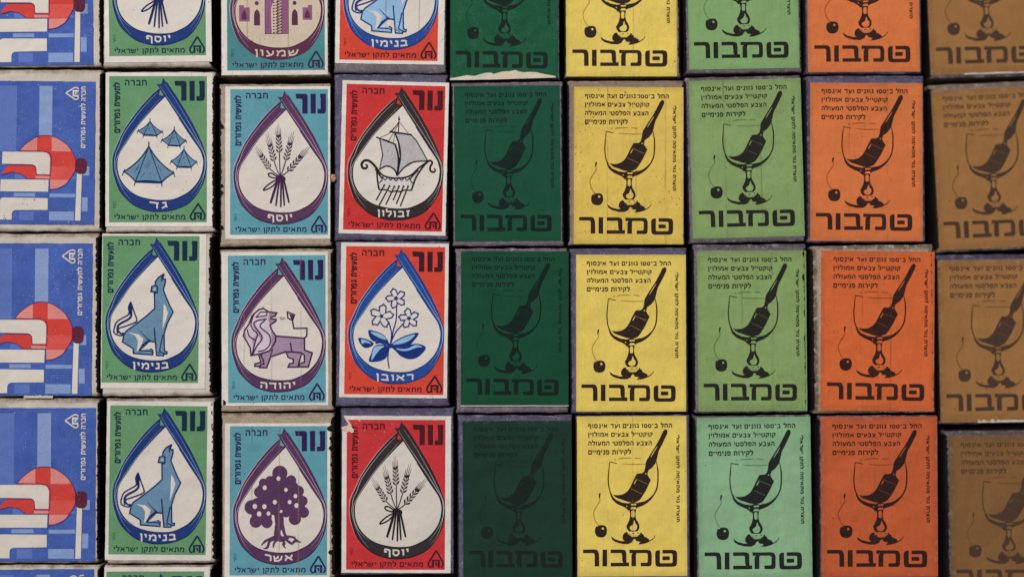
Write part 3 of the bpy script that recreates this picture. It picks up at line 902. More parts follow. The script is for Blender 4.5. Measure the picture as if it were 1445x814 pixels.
def sleeve_mesh(w, l, h, seed, card=0.45):
    """Folded card sleeve open at both ends, soft corners, slightly uneven ends (mm in, metres out)."""
    rnd = random.Random(seed)
    drop = [rnd.uniform(0.05, 0.35) for _ in range(4)]

    def loop(w, h, z0, r, off):
        pts = []
        nx = 14
        for i in range(nx + 1):
            pts.append((-w / 2 + r + (w - 2 * r) * i / nx, z0 + h, 1))
        for i in range(1, 5):
            a = R(90 - 90 * i / 5)
            pts.append((w / 2 - r + r * math.cos(a), z0 + h - r + r * math.sin(a), 1 - i / 5))
        pts.append((w / 2, z0 + h - r, 0))
        pts.append((w / 2, z0 + h / 2, 0))
        pts.append((w / 2, z0 + 0.3, 0))
        for i in range(nx + 1):
            pts.append((w / 2 - 0.3 - (w - 0.6) * i / nx, z0, 0))
        pts.append((-w / 2, z0 + 0.3, 0))
        pts.append((-w / 2, z0 + h / 2, 0))
        pts.append((-w / 2, z0 + h - r, 0))
        for i in range(4, 0, -1):
            a = R(90 - 90 * i / 5)
            pts.append((-w / 2 + r - r * math.cos(a), z0 + h - r + r * math.sin(a), 1 - i / 5))
        return pts
    outer = loop(w, h, 0, 0.8, 0)
    inner = loop(w - 2 * card, h - 2 * card, card, 0.45, 0)
    ys = [-0.5, -0.492, -0.482, -0.47, -0.45] + [-0.45 + 0.9 * i / 24 for i in range(1, 24)] + [0.45, 0.47, 0.482, 0.492, 0.5]
    V, F = [], []
    n = len(outer)
    for L, lp in enumerate((outer, inner)):
        for t in ys:
            for x, z, top in lp:
                e = max(0.0, (abs(t) * l - (l / 2 - 0.9)) / 0.9)
                y = t * l + (nz(x * 0.35, seed * 1.7, t) * 0.28 + nz(x * 1.6, seed, t * 3) * 0.07) * (1 if abs(t) > 0.4 else 0)
                zz = z
                xx = x
                if top:
                    zz += top * (nz(x * 0.22, y * 0.22, seed) * 0.035 - e * e * 0.14)
                    cx = max(0.0, abs(x) - (w / 2 - 2.2)) / 2.2
                    k = (0 if x < 0 else 1) + (0 if t < 0 else 2)
                    zz -= top * drop[k] * cx * cx * e
                    xx *= 1 - 0.006 * drop[k] * e * 6 * (1 if cx else 0)
                else:
                    xx += nz(z * 0.3, y * 0.12, seed + 9) * 0.12
                V.append((xx * MM, y * MM, zz * MM))
    m = len(ys)
    for L in range(2):
        for j in range(m - 1):
            for i in range(n):
                a, b = L * m * n + j * n + i, L * m * n + j * n + (i + 1) % n
                q = (a, b, b + n, a + n)
                F.append(q if L else q[::-1])
    for j in (0, m - 1):
        for i in range(n):
            a, b = j * n + i, j * n + (i + 1) % n
            q = (a, b, b + m * n, a + m * n)
            F.append(q[::-1] if j else q)
    me = bpy.data.meshes.new("sleeve")
    me.from_pydata(V, [], F)
    for p in me.polygons:
        p.use_smooth = True
    bm = bmesh.new()
    bm.from_mesh(me)
    bmesh.ops.recalc_face_normals(bm, faces=bm.faces)
    bm.to_mesh(me)
    bm.free()
    return me


def slab(bm, x0, x1, y0, y1, z0, z1):
    vs = [bm.verts.new((x * MM, y * MM, z * MM)) for z in (z0, z1) for x, y in ((x0, y0), (x1, y0), (x1, y1), (x0, y1))]
    for f in ((3, 2, 1, 0), (4, 5, 6, 7), (0, 1, 5, 4), (1, 2, 6, 5), (2, 3, 7, 6), (3, 0, 4, 7)):
        bm.faces.new([vs[i] for i in f])


def tray_mesh(w, l, h):
    bm = bmesh.new()
    x, y, t = w / 2 - 0.9, l / 2 - 0.5, 0.5
    slab(bm, -x, x, -y, y, 0.6, 1.1)
    slab(bm, -x, -x + t, -y, y, 1.1, h - 1.3)
    slab(bm, x - t, x, -y, y, 1.1, h - 1.3)
    slab(bm, -x + t, x - t, -y, -y + t, 1.1, h - 1.3)
    slab(bm, -x + t, x - t, y - t, y, 1.1, h - 1.3)
    me = bpy.data.meshes.new("tray")
    bm.to_mesh(me)
    bm.free()
    return me


def striker_mesh(w, l, h, side, seed, base, amp, bumps=()):
    """Rough striking strip on a long side; its ragged upper edge creeps round the fold onto the top."""
    r = 0.8
    q = r * math.pi / 2
    ny, ns = 190, 7
    V, F = [], []
    for j in range(ny + 1):
        y = -l / 2 + 0.9 + (l - 1.8) * j / ny
        reach = base + amp * (nz(y * 0.8, seed) * 0.8 + nz(y * 2.6, seed + 3) * 0.7 + nz(y * 6.0, seed + 5) * 0.35)
        for by, br, bk in bumps:
            d = abs(y - by)
            if d < br:
                reach = max(reach, q + bk * math.sqrt(1 - (d / br) ** 2))
        fade = min(1.0, (l / 2 - 0.9 - abs(y)) / 0.5)
        reach = max(0.02, reach * max(0.0, fade))
        ro = nz(y * 3, seed + 2) * 0.03
        V.append((side * (w / 2 + 0.10 + ro) * MM, y * MM, 1.6 * MM))
        V.append((side * (w / 2 + 0.10 - ro) * MM, y * MM, h * 0.5 * MM))
        for k in range(ns + 1):
            s = reach * k / ns
            off = 0.11 + nz(y * 4, s * 4, seed) * 0.03
            if k == ns:
                off = 0.0 if s < q else 0.16
            if s < q:
                a = s / r
                x = w / 2 - r + (r + off) * math.cos(a)
                z = h - r + (r + off) * math.sin(a)
            else:
                x = w / 2 - r - (s - q)
                z = h + off + 0.17
            V.append((side * x * MM, y * MM, z * MM))
    n = ns + 3
    for j in range(ny):
        for k in range(n - 1):
            a = j * n + k
            f = (a, a + 1, a + n + 1, a + n)
            F.append(f[::-1] if side > 0 else f)
    me = bpy.data.meshes.new("striking_strip")
    me.from_pydata(V, [], F)
    return me


def sheet_mesh(name, outline, thick):
    """Paper of real thickness from an outline in mm; its top lies at z = 0."""
    pts = [Vector((x, y, 0)) for x, y in outline]
    n = len(pts)
    V = [(p.x * MM, p.y * MM, 0) for p in pts] + [(p.x * MM, p.y * MM, -thick * MM) for p in pts]
    F = []
    for t in tessellate_polygon([pts]):
        a, b, c = (pts[i] for i in t)
        F.append(tuple(t) if (b - a).cross(c - a).z > 0 else tuple(t)[::-1])
    area2 = sum(pts[i].x * pts[(i + 1) % n].y - pts[(i + 1) % n].x * pts[i].y for i in range(n))
    for i in range(n):
        j = (i + 1) % n
        F.append((i, i + n, j + n, j) if area2 > 0 else (j, j + n, i + n, i))
    me = bpy.data.meshes.new(name)
    me.from_pydata(V, [], F)
    return me


# column, row: centre x, y, sleeve width, length, turn (degrees), height, (label x, y, w, l, turn), paper margins
SPOTS = {
    (1, 0): (-146.67, 100.46, 36.49, 52.29, 0.65, 16, (-0.24, -0.94, 31.73, 48.92, 0.04), None),
    (1, 1): (-146.31, 47.71, 36.20, 52.07, 0.09, 16, (0.06, -0.69, 31.79, 45.92, -0.47), None),
    (1, 2): (-146.92, -4.90, 36.25, 52.12, 0.23, 16, (-0.29, -1.39, 32.51, 48.66, -0.47), None),
    (1, 3): (-146.56, -57.81, 35.98, 52.69, -0.10, 16, (0.33, -1.22, 33.01, 48.90, -0.02), None),
    (1, 4): (-146.32, -110.78, 35.92, 52.24, -0.01, 16, (0.05, 0.25, 32.42, 48.91, 0.24), None),
    (2, 0): (-110.48, 100.66, 34.75, 52.63, 0.14, 16, (-0.00, 0.82, 30.90, 46.64, 0.68), (1.37, 1.14, 1.82, 2.05)),
    (2, 1): (-109.48, 47.42, 35.32, 51.67, 0.13, 16, (-0.71, 0.88, 31.29, 46.94, -0.04), (1.14, 1.14, 1.82, 1.37)),
    (2, 2): (-109.92, -4.99, 35.39, 52.13, 0.29, 16, (-2.00, 1.84, 30.90, 46.87, -0.60), (0.23, 0.68, 2.17, 1.82)),
    (2, 3): (-108.74, -57.77, 34.70, 52.75, 0.42, 16, (-0.87, 0.29, 30.90, 47.43, -1.07), (1.03, 1.37, 1.82, 1.82)),
    (2, 4): (-109.41, -110.77, 34.53, 52.35, 0.00, 16, (-0.79, 0.82, 31.14, 46.77, 0.05), (0.68, 1.37, 1.82, 1.82)),
    (3, 0): (-72.56, 98.11, 35.40, 53.20, 0.31, 16, (0.25, -0.63, 31.36, 47.82, 0.09), (1.82, 1.14, 0.91, 1.48)),
    (3, 1): (-72.57, 43.17, 36.08, 52.34, 0.47, 16, (1.25, 1.01, 31.42, 46.87, -0.30), (1.6, 0.91, 0.68, 1.37)),
    (3, 2): (-71.97, -9.86, 36.42, 51.99, 0.66, 16, (0.07, 0.39, 31.29, 47.24, -0.31), (2.05, 1.14, 0.8, 0.91)),
    (3, 3): (-71.45, -62.76, 36.24, 52.91, 0.22, 16, (0.19, -1.48, 31.09, 47.58, -0.28), (1.6, 0.91, 0.91, 1.03)),
    (4, 0): (-35.53, 99.37, 36.39, 53.04, -0.15, 16, (-0.25, 1.28, 31.64, 47.26, -0.66), (1.37, 1.14, 2.05, 1.14)),
    (4, 1): (-35.24, 45.68, 36.79, 53.44, 0.26, 16, (1.02, -0.15, 31.79, 46.89, -1.62), (1.37, 1.14, 1.14, 1.25)),
    (4, 2): (-34.66, -7.84, 36.84, 52.92, 0.06, 16, (0.66, 1.05, 31.80, 47.41, -0.73), (1.6, 1.14, 1.14, 1.03)),
    (4, 3): (-33.18, -61.39, 36.67, 53.49, 0.17, 16, (-0.46, -1.11, 31.67, 47.98, -0.40), (1.48, 1.25, 1.82, 1.03)),
    (5, 0): (1.22, 97.47, 35.61, 52.98, 0.06, 16, (-0.20, -0.92, 34.64, 50.68, -0.03), None),
    (5, 1): (2.34, 43.61, 36.07, 52.92, 0.44, 16, (-0.17, 0.28, 34.13, 50.06, 0.05), None),
    (5, 2): (3.48, -10.02, 36.24, 52.75, 0.33, 16, (0.94, 0.68, 34.59, 49.56, -0.40), None),
    (5, 3): (4.56, -63.42, 36.98, 52.92, 0.13, 16, (0.79, -0.57, 34.94, 50.42, 0.14), None),
    (6, 0): (39.42, 98.45, 37.59, 53.62, 0.14, 16, (-0.46, -1.27, 35.76, 50.40, 0.06), None),
    (6, 1): (40.45, 44.01, 37.64, 52.98, 0.28, 16, (0.68, -0.85, 35.36, 50.60, -0.43), None),
    (6, 2): (41.13, -10.03, 37.93, 53.04, 0.41, 16, (0.59, -0.75, 35.36, 50.29, -0.44), None),
    (6, 3): (42.44, -63.49, 36.95, 52.98, 0.16, 16, (-0.37, 0.40, 35.30, 51.28, 0.04), None),
    (7, 0): (78.15, 99.60, 37.81, 53.45, 0.82, 16, (-0.07, -0.40, 35.62, 49.89, 0.29), None),
    (7, 1): (79.00, 45.26, 37.63, 53.64, 1.35, 16, (0.52, 0.27, 36.15, 51.00, 0.14), None),
    (7, 2): (80.48, -9.35, 36.87, 54.25, 0.50, 16, (0.52, -0.72, 35.27, 51.68, -0.15), None),
    (7, 3): (81.43, -64.14, 37.61, 53.74, 0.55, 16, (0.29, 0.18, 36.59, 52.28, 0.15), None),
    (8, 0): (117.31, 99.72, 38.23, 53.52, 0.32, 16, (-0.01, -0.79, 36.39, 50.72, 0.12), None),
    (8, 1): (117.93, 45.32, 38.63, 53.92, 0.43, 16, (0.16, -0.90, 36.44, 51.12, -0.58), None),
    (8, 2): (120.38, -9.54, 39.95, 54.21, 0.62, 16, (1.28, -0.59, 36.80, 51.55, -1.18), None),
    (8, 3): (121.78, -64.16, 38.51, 53.90, 0.17, 16, (0.23, 0.88, 37.59, 51.46, 0.01), None),
    (9, 0): (159.43, 100.08, 38.96, 54.69, 2.00, 12, (-0.63, -0.01, 37.88, 52.41, -0.09), None),
    (9, 1): (161.28, 43.58, 39.33, 54.90, 2.44, 12, (-0.26, -0.60, 37.70, 52.31, 0.28), None),
    (9, 2): (162.50, -12.84, 39.51, 55.24, 0.79, 12, (-0.51, -0.52, 37.72, 53.04, 0.17), None),
    (9, 3): (164.86, -70.18, 39.52, 55.06, 0.66, 12, (0.29, -0.06, 37.77, 52.40, -0.11), None),
}

UNIT = 0.228 * MM
ART = {'wolf': drop_label(pic_wolf, 'בנימין', 51), 'lion': drop_label(pic_lion, 'יהודה', 50), 'flower': drop_label(pic_flower, 'ראובן', 52),
       'wheat': drop_label(pic_wheat, 'יוסף', 35), 'ship': drop_label(pic_ship, 'זבולון', 45), 'tree': drop_label(pic_tree, 'אשר', 40),
       'tents': drop_label(pic_tents, 'גד', 26), 'tower': drop_label(pic_tower, 'שמעון', 62), 'blue': blue_label(), 'paint': paint_label()}

WHITE = (202, 194, 185)
CARD = {
    'white': dict(rgb=(184, 174, 162), var=0.09, dirt=0.95, dirt_rgb=(104, 86, 72), speck=0.5, fibre=0.2, edge=(0.935, 0.998)),
    'kraft': dict(rgb=(152, 135, 118), var=0.10, dirt=0.85, dirt_rgb=(82, 62, 46), speck=0.6, fibre=0.3, grain=0.26, scuff=0.4, scuff_rgb=(205, 195, 182)),
    'violet': dict(rgb=(78, 72, 94), var=0.16, dirt=0.6, dirt_rgb=(44, 36, 46), grain=0.36, scuff=0.8, scuff_rgb=(132, 127, 152), bump=0.5),
    'mauve': dict(rgb=(98, 88, 96), var=0.16, dirt=0.6, dirt_rgb=(46, 38, 42), grain=0.34, scuff=0.75, scuff_rgb=(158, 150, 155), bump=0.5),
    'tan': dict(rgb=(126, 108, 94), var=0.12, dirt=0.55, dirt_rgb=(70, 56, 50), grain=0.2, speck=0.3, scuff=0.35, scuff_rgb=(175, 165, 155)),
}
for k, v in CARD.items():
    paper(k + '_card', **v)
STRIKE = paper('striking_compound', (26, 20, 20), grain=0.5, var=0.3, rough=0.9, bump=1.0, gs=1800, wear=0.3, under=(90, 72, 62))
TRAY = paper('tray_card', (150, 132, 112), grain=0.2)
LABEL_PAPER = paper('label_paper', WHITE, var=0.08, grain=0.08, speck=0.4)
TORN = paper('torn_paper_core', (196, 182, 162), var=0.10, grain=0.12, fibre=0.2)


def ink(name, rgb, **k):
    d = dict(var=0.06, grain=0.14, under=WHITE, wear=0.25, bump=0.12, speck=0.1)
    d.update(k)
    return paper(name, rgb, **d)


BLANK = ink('blank_paper', (197, 188, 178), wear=0, under=None, grain=0.045, var=0.03, speck=0.35)
SCHEME = {}
for nm, g, band, line, typ, tint, pale, glint in (
    ('green', (92, 134, 95), (30, 52, 108), (20, 36, 84), (20, 38, 58), (94, 126, 150), (165, 180, 190), (150, 175, 190)),
    ('turquoise', (86, 140, 152), (80, 50, 82), (58, 30, 62), (40, 28, 70), (148, 124, 146), (190, 175, 186), (195, 165, 185)),
    ('teal', (66, 120, 124), (82, 42, 66), (76, 34, 64), (44, 34, 66), (128, 78, 112), (190, 175, 186), (200, 175, 185)),
    ('red_black', (180, 48, 48), (46, 40, 42), (30, 26, 28), (66, 22, 28), (166, 162, 162), (188, 184, 182), (185, 178, 175)),
    ('red_blue', (190, 64, 48), (34, 66, 132), (22, 46, 110), (56, 22, 36), (132, 166, 196), (165, 185, 200), (140, 175, 205)),
    ('crimson', (178, 48, 52), (48, 42, 46), (30, 26, 28), (68, 24, 30), (166, 162, 162), (188, 184, 182), (188, 182, 178)),
):
    SCHEME[nm] = dict(ground=ink(nm + '_ink', g, wear=0.3), band=ink(nm + '_band_ink', band, wear=0.02, speck=0), line=ink(nm + '_line_ink', line, wear=0.1), type=ink(nm + '_type_ink', typ, under=g, wear=0.2),
                      tint=ink(nm + '_tint_ink', tint, grain=0.22), pale_tint=ink(nm + '_pale_tint_ink', pale), glint=ink(nm + '_glint_ink', glint), blank=BLANK)
SCHEME['teal']['blank'] = ink('aged_blank_paper', (188, 172, 152), wear=0, under=None, grain=0.06, var=0.06, speck=0.45)
BLUE = dict(bar=ink('pale_blue_ink', (122, 142, 182), grain=0.2), dim_bar=ink('dim_blue_ink', (84, 104, 166), grain=0.2), flame=ink('flame_red_ink', (188, 60, 54)),
            pink=ink('pink_ink', (200, 124, 118), grain=0.18), pink_red=ink('light_red_ink', (194, 76, 70), grain=0.12), outline=ink('dark_outline_ink', (64, 38, 92)),
            blank=BLANK, maroon=ink('maroon_ink', (84, 32, 50)))


def paint_scheme(name, paper_rgb, ink_rgb, faint, k=None):
    d = dict(var=0.07, grain=0.12, speck=0.4, fibre=0.25, bump=0.25, spec=0.14, dirt=0.35, dirt_rgb=tuple(v * 0.72 for v in paper_rgb), hx=0.0178, hy=0.0254, edge=(0.92, 1.0),
             scuff_rgb=tuple(v * 0.5 + 95 for v in paper_rgb))
    d.update(k or {})
    g = paper(name + '_label_paper', paper_rgb, **d)
    t = paper(name + '_print_black', ink_rgb, var=0.06, grain=0.12, under=paper_rgb, wear=0.15, bump=0.12)
    soft = tuple((a * 0.55 + b * 0.45) for a, b in zip(paper_rgb, ink_rgb))
    return dict(ground=g, type=t, faint=paper(name + '_faint_print', faint, grain=0.2, under=paper_rgb, wear=0.5), soft=paper(name + '_soft_print', soft, grain=0.2))


PAINT = {
    'g0': paint_scheme('deep_green', (16, 76, 50), (20, 32, 29), (18, 60, 44), dict(scuff=0.10, scuff_rgb=(150, 175, 160))),
    'g1': paint_scheme('bottle_green', (19, 70, 50), (18, 32, 30), (20, 56, 44)),
    'g2': paint_scheme('forest_green', (17, 66, 45), (17, 30, 27), (18, 52, 40)),
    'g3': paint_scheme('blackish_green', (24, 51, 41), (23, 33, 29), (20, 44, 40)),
    'y0': paint_scheme('yellow', (210, 184, 90), (44, 31, 27), (150, 122, 48)),
    'y1': paint_scheme('mustard', (202, 172, 82), (44, 31, 27), (140, 112, 44), dict(speck=1.0)),
    'l0': paint_scheme('leaf_green', (118, 150, 98), (32, 30, 26), (84, 116, 70)),
    'l1': paint_scheme('olive_green', (122, 146, 92), (34, 33, 28), (84, 112, 62)),
    'l2': paint_scheme('sage_green', (124, 148, 92), (34, 33, 28), (84, 110, 62)),
    'l3': paint_scheme('mint_green', (126, 163, 124), (32, 34, 32), (84, 124, 84)),
    'o0': paint_scheme('orange', (198, 108, 60), (50, 30, 26), (150, 66, 36)),
    'o1': paint_scheme('deep_orange', (194, 94, 50), (50, 29, 25), (140, 56, 28)),
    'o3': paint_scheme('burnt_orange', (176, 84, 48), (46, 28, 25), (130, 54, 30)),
    'b0': paint_scheme('brown', (142, 100, 58), (66, 50, 40), (104, 72, 40)),
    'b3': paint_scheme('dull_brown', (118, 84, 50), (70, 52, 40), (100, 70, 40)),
}
BLUE_PAPER = ink('blue_ink', (60, 84, 152), wear=0.5, grain=0.14, var=0.13, scuff=0.12, scuff_rgb=(150, 165, 195), bump=0.2)

RUST = stain_mat('rust_stain', (160, 118, 80), 0.42, 260, 0.40, 0.66)
CREASE = stain_mat('crease_stain', (90, 66, 40), 0.30, 300, 0.42, 0.72)

# design, scheme, card, striker (left, right) = (reach, raggedness, lumps), what singles the box out
PLAIN, EDGE, RAG = (0.75, 0.25, ()), (1.10, 0.28, ()), (1.28, 0.45, ())
BOX = {
    (1, 0): ('blue', None, 'white', PLAIN, EDGE, "blue label box with flame and match, top of the leftmost column, cut by the frame"),
    (1, 1): ('blue', None, 'white', PLAIN, EDGE, "blue label box with white margin all round, left of the box with four tents"),
    (1, 2): ('blue', None, 'white', PLAIN, RAG, "blue label box with chipped white lower edge, left of the upper green wolf box"),
    (1, 3): ('blue', None, 'white', PLAIN, EDGE, "paler blue label box left of the lower green wolf box"),
    (1, 4): ('blue', None, 'white', PLAIN, EDGE, "blue label box at the bottom left corner, only its top edge in frame"),
    (2, 0): ('wheat', 'green', 'white', PLAIN, EDGE, "green label box with blue wheat sheaf drop, above the four tents"),
    (2, 1): ('tents', 'green', 'white', PLAIN, RAG, "green label box with four blue tents in the drop"),
    (2, 2): ('wolf', 'green', 'white', PLAIN, RAG, "green label box with howling blue wolf, directly below the box with tents"),
    (2, 3): ('wolf', 'green', 'white', PLAIN, RAG, "green label box with howling blue wolf, left of the purple tree"),
    (2, 4): ('wheat', 'green', 'white', PLAIN, EDGE, "green label box at the bottom edge below the lower wolf, only its top showing"),
    (3, 0): ('tower', 'teal', 'kraft', EDGE, EDGE, "teal label box with purple gate and arched windows, cut by the top edge"),
    (3, 1): ('wheat', 'turquoise', 'kraft', (1.0, 0.4, ((12.5, 0.8, 0.7), (-6.5, 0.5, 0.5), (-8.6, 0.5, 0.4), (-20, .7, .5))), EDGE, "turquoise label box with purple wheat sheaf in the drop"),
    (3, 2): ('lion', 'turquoise', 'kraft', (0.9, 0.25, ((-23.0, 0.9, 0.9),)), EDGE, "turquoise label box with roaring purple lion in the drop"),
    (3, 3): ('tree', 'turquoise', 'kraft', PLAIN, (1.35, 0.5, ((21.5, 0.95, 1.5), (18.3, .6, .8), (15.2, .75, 1.0), (10, .5, .6), (5, .5, .6), (-1, .6, .4), (-18, .8, 1.2))), "turquoise label box with purple fruit tree in the drop"),
    (4, 0): ('wolf', 'red_blue', 'mauve', PLAIN, PLAIN, "red label box with blue wolf, cut by the top edge"),
    (4, 1): ('ship', 'red_black', 'violet', PLAIN, EDGE, "red label box with black oared sailing ship in the drop"),
    (4, 2): ('flower', 'red_blue', 'violet', PLAIN, EDGE, "red label box with three blue flowers in the drop"),
    (4, 3): ('wheat', 'crimson', 'violet', PLAIN, PLAIN, "red label box with black wheat sheaf and torn upper left corner"),
    (5, 0): ('paint', 'g0', 'mauve', PLAIN, PLAIN, "dark green label box with ragged white tear along its lower edge"),
    (5, 1): ('paint', 'g1', 'mauve', PLAIN, EDGE, "dark green label box beside the red box with the ship"),
    (5, 2): ('paint', 'g2', 'mauve', PLAIN, PLAIN, "dark green label box beside the red box with three flowers"),
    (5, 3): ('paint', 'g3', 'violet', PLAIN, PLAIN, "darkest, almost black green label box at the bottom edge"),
    (6, 0): ('paint', 'y0', 'tan', PLAIN, RAG, "yellow label box cut by the top edge of the picture"),
    (6, 1): ('paint', 'y1', 'tan', PLAIN, EDGE, "yellow label box sprinkled with brown specks, second in its column"),
    (6, 2): ('paint', 'y0', 'violet', PLAIN, PLAIN, "clean yellow label box on violet card, third from the top in its column"),
    (6, 3): ('paint', 'y0', 'violet', PLAIN, PLAIN, "yellow label box at the bottom edge, violet card along its right side"),
    (7, 0): ('paint', 'l0', 'mauve', PLAIN, EDGE, "light green label box cut by the top edge of the picture"),
    (7, 1): ('paint', 'l1', 'mauve', PLAIN, EDGE, "light green label box turned slightly anticlockwise, second in its column"),
    (7, 2): ('paint', 'l2', 'mauve', PLAIN, (1.35, 0.35, ((24.0, .9, .55), (20.2, .6, .3), (16.5, 1.1, .75), (9.2, .6, .25), (5.0, 1.3, .35), (-3.2, .9, .4), (-5.5, .6, .2), (-12.5, .8, .3))), "light green label box with black lumps of striking paste along its right edge"),
    (7, 3): ('paint', 'l3', 'mauve', PLAIN, PLAIN, "mint green label box at the bottom edge, paler than those above"),
    (8, 0): ('paint', 'o0', 'violet', PLAIN, PLAIN, "orange label box cut by the top edge of the picture"),
    (8, 1): ('paint', 'o0', 'violet', PLAIN, PLAIN, "orange label box on violet card, second in its column"),
    (8, 2): ('paint', 'o1', 'kraft', EDGE, RAG, "orange label box on grey-brown card bare along its left side"),
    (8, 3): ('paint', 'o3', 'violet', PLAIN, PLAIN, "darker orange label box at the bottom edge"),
    (9, 0): ('paint', 'b0', 'mauve', EDGE, PLAIN, "tilted brown label box in the top right corner"),
    (9, 1): ('paint', 'b0', 'tan', EDGE, PLAIN, "tilted brown label box second in the rightmost column, plain tan card above its label"),
    (9, 2): ('paint', 'b0', 'violet', EDGE, PLAIN, "brown label box with violet card above and pale torn lower edge, third from the top"),
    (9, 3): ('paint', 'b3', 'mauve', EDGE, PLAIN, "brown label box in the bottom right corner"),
}


def strip(u0, u1, v0, v1, W, H, k, seed, jag=0.4):
    """Jagged strip in label units, returned in mm about the label centre."""
    P = []
    n = 16
    for i in range(n + 1):
        u = u0 + (u1 - u0) * i / n
        P.append((u, v0 + nz(u * 0.25, seed) * jag * 2))
    for i in range(n + 1):
        u = u1 + (u0 - u1) * i / n
        P.append((u, v1 + nz(u * 0.25, seed + 7) * jag * 0.3))
    return [((u - W / 2) * k[0], (H / 2 - v) * k[1]) for u, v in P]


def make_box(c, r):
    x, y, w, l, turn, h, (lx, ly, lw, ll, lturn), margins = SPOTS[(c, r)]
    design, scheme, card, sl, sr, text = BOX[(c, r)]
    seed = c * 10 + r
    rnd = random.Random(seed)
    w, l = w - 0.15, l - 0.1
    h += rnd.uniform(-0.6, 0.6)
    t = bpy.data.objects.new("matchbox", None)
    t.empty_display_size = 0.01
    C.objects.link(t)
    t.location = (x * MM, y * MM, 0.05 * MM)
    t.rotation_euler = (R(rnd.uniform(-0.35, 0.35)), R(rnd.uniform(-0.45, 0.45)), R(turn))
    t["label"] = text
    t["category"] = "matchbox"
    t["group"] = "old matchboxes laid side by side in columns"
    link("sleeve", sleeve_mesh(w, l, h, seed), MATS[card + '_card'], t)
    link("tray", tray_mesh(w, l, h), TRAY, t)
    link("striking_strip", striker_mesh(w, l, h, -1, seed + 0.3, *sl), STRIKE, t)
    link("striking_strip", striker_mesh(w, l, h, 1, seed + 0.7, *sr), STRIKE, t)
    art = ART[design]
    k = (lw / art.W, ll / art.H)
    art_l, art_v = ll, 0.0
    if design == 'blue':
        # the print keeps its scale; the label paper is cut longer or shorter
        s = 0.2365
        k = (lw / art.W, s if ll > 48 else ll / art.H)
        art_l = k[1] * art.H
        art_v = (ll - art_l) / 2
    top = h + 0.13
    if margins:
        ml, mt, mr, mb = margins
        out = jagged_rect(-lw / 2 - ml, -ll / 2 - mb, lw / 2 + mr, ll / 2 + mt, 0.10, 1.4, seed)
        lab_mat = LABEL_PAPER
    else:
        out = jagged_rect(-lw / 2, -ll / 2, lw / 2, ll / 2, 0.07 if design == 'paint' else 0.16, 1.4, seed)
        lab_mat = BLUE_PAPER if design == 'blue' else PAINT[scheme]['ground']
    torn = []
    if (c, r) == (4, 3):
        def q(X, Y):
            return ((-35 + X / 11.63 - art.W / 2) * k[0], (art.H / 2 - (-12 + Y / 11.63)) * k[1])
        # the corner of this label is torn away
        notch = [q(*p) for p in ((322, 256), (380, 242), (418, 236), (436, 206), (400, 160), (372, 112), (352, 74))]
        xs, ys = -lw / 2 - ml, ll / 2 + mt
        keep = [p for p in out if not (p[0] < notch[-1][0] + 0.1 and p[1] > notch[0][1] - 0.1)]
        i0 = max(range(len(keep)), key=lambda i: (keep[i][1] > ys - 0.5) * (100 - keep[i][0]))
        keep = keep[i0 + 1:] + keep[:i0 + 1] if False else keep
        # outline runs anticlockwise from the lower left: insert the notch between top edge and left edge
        j = max(i for i, p in enumerate(keep) if p[1] > ys - 0.4)
        out = keep[:j + 1] + notch[::-1] + keep[j + 1:]
        torn.append([q(*p) for p in ((352, 74), (400, 110), (440, 165), (478, 215), (490, 262), (522, 300), (515, 345), (478, 350), (455, 325), (400, 352), (395, 330), (330, 300), (322, 256), (380, 242), (418, 236), (436, 206), (400, 160), (372, 112))])
        torn.append([q(*p) for p in ((596, 138), (628, 150), (620, 168), (604, 156))])
    label = link("label", sheet_mesh("label", out, 0.1), lab_mat, t, (lx * MM, ly * MM, top * MM))
    label.rotation_euler = (0, 0, R(lturn))
    inks = SCHEME[scheme] if scheme in SCHEME else (PAINT[scheme] if scheme in PAINT else BLUE)
    # the black plate never lands in quite the same place twice
    sx, sy = (rnd.uniform(-0.25, 0.25), rnd.uniform(-0.25, 0.25)) if design == 'paint' else (0, 0)
    for name, key, me in art.meshes(UNIT):
        o = link(name, me, inks[key], label, (sx * MM, (art_v + sy) * MM, 0.01 * MM))
        o.scale = (k[0] * MM / UNIT, k[1] * MM / UNIT, 1)

    def over(name, pts, mat, z):
        pts = pts if sum(pts[i][0] * pts[(i + 1) % len(pts)][1] - pts[(i + 1) % len(pts)][0] * pts[i][1] for i in range(len(pts))) > 0 else pts[::-1]
        return link(name, sheet_mesh(name, pts, 0.02), mat, label, (0, 0, z * MM))
    if (c, r) == (5, 0):
        e = ((110, 238), (200, 222), (290, 205), (330, 208), (370, 212), (430, 192), (480, 180), (545, 178), (560, 192), (600, 182), (650, 168), (690, 165), (740, 162), (790, 150), (830, 166), (880, 174), (940, 170),
             (1000, 172), (1090, 190), (1210, 212), (1212, 226), (900, 236), (600, 246), (300, 252), (112, 254))
        torn.append([((-16 + X / 7.225 - art.W / 2) * k[0], (art.H / 2 - (188.4 + Y / 7.225)) * k[1]) for X, Y in e])
    W, H = art.W, art.H
    if (c, r) == (9, 0):
        torn.append(strip(45, 156, 219, 220.9, W, H, k, 3, 1.6))
    if (c, r) == (9, 2):
        torn.append(strip(50, 112, 218.2, 220.9, W, H, k, 5, 2.0))
    if (c, r) in ((5, 2), (5, 3)):
        torn.append(strip(0, 155, 219.6, 220.8, W, H, k, 8, 0.2))
    if (c, r) == (1, 2):
        torn.append([(p[0], p[1] - 0.1) for p in strip(48, 88, 207, 210.3, 141, 209, k, 4, 0.8)])
    for pts in torn:
        over("torn_edge", pts, TORN, 0.19)
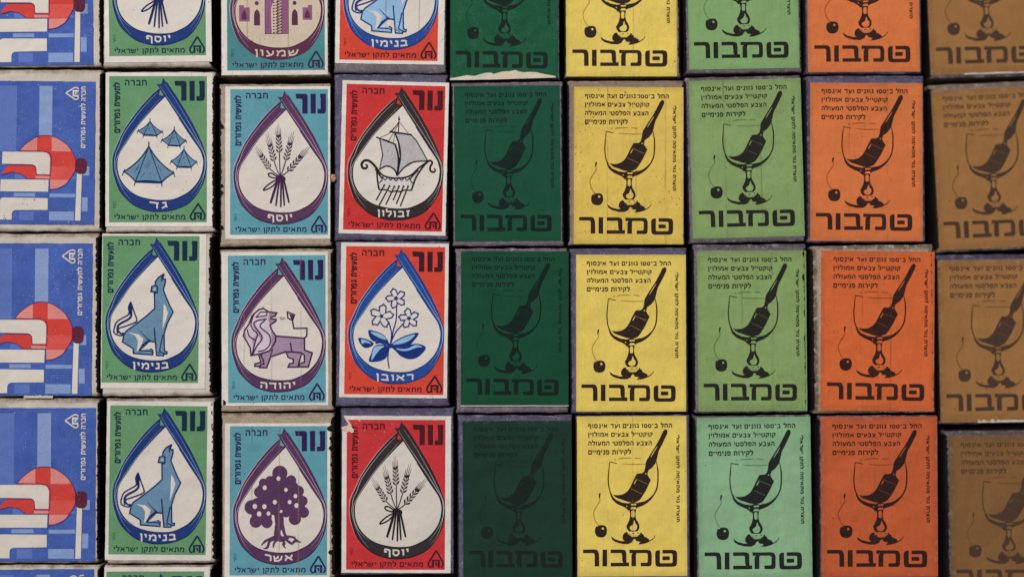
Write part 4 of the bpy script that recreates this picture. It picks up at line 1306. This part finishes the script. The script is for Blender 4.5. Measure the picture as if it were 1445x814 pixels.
    marks = {(3, 0): ((.20, RUST), (.33, RUST), (.62, RUST)), (3, 1): (), (3, 2): ((.16, RUST), (.44, RUST), (.74, RUST)), (3, 3): ((.22, CREASE), (.50, RUST), (.70, RUST)), (4, 0): ((.46, RUST), (.8, CREASE)),
             (6, 1): ((.56, CREASE), (.83, CREASE), (.3, CREASE)), (7, 1): ((.30, CREASE), (.62, CREASE)), (7, 2): ((.40, CREASE), (.68, CREASE)), (8, 1): ((.34, CREASE), (.68, CREASE)),
             (8, 2): ((.36, CREASE), (.61, CREASE), (.5, CREASE)), (8, 3): ((.45, CREASE),), (6, 0): ((.6, CREASE),), (6, 3): ((.5, CREASE),)}.get((c, r), ())
    for f, m in marks:
        u = f * W
        P = strip(0, H, u, u + 1.7, H, W, (1, 1), seed + f * 9, 0.5)
        P = [(-b_ * k[0], a_ * k[1]) for a_, b_ in P]
        over("stain", P, m, 0.175)
    return t


order = sorted(SPOTS)
for cr in order:
    make_box(*cr)

# ------------------------------------------------------------------ what they lie on
bm = bmesh.new()
slab(bm, -330, 330, -230, 260, -18, 0)
me = bpy.data.meshes.new("table_top")
bm.to_mesh(me)
bm.free()
o = link("table_top", me, paper('dark_board', (46, 36, 34), grain=0.3, rough=0.8), None)
o["kind"] = "structure"

# a crumb of dried glue caught between two boxes
bm = bmesh.new()
bmesh.ops.create_icosphere(bm, subdivisions=3, radius=1.0)
for v in bm.verts:
    k = 1 + 0.55 * nz(v.co.x * 1.6, v.co.y * 1.6, v.co.z * 1.6 + 4) + 0.25 * nz(v.co.x * 5, v.co.y * 5, v.co.z * 5)
    v.co = Vector((v.co.x * 0.75 * k, v.co.y * 1.25 * k, v.co.z * 0.5 * k)) * MM
me = bpy.data.meshes.new("glue_crumb")
bm.to_mesh(me)
bm.free()
o = link("glue_crumb", me, paper('dried_glue', (168, 132, 92), grain=0.35, var=0.3, bump=0.8), None, (-53.9 * MM, 38.9 * MM, 16.3 * MM))
o["label"] = "small tan crumb of dried glue between the turquoise wheat box and the ship box"
o["category"] = "crumb"
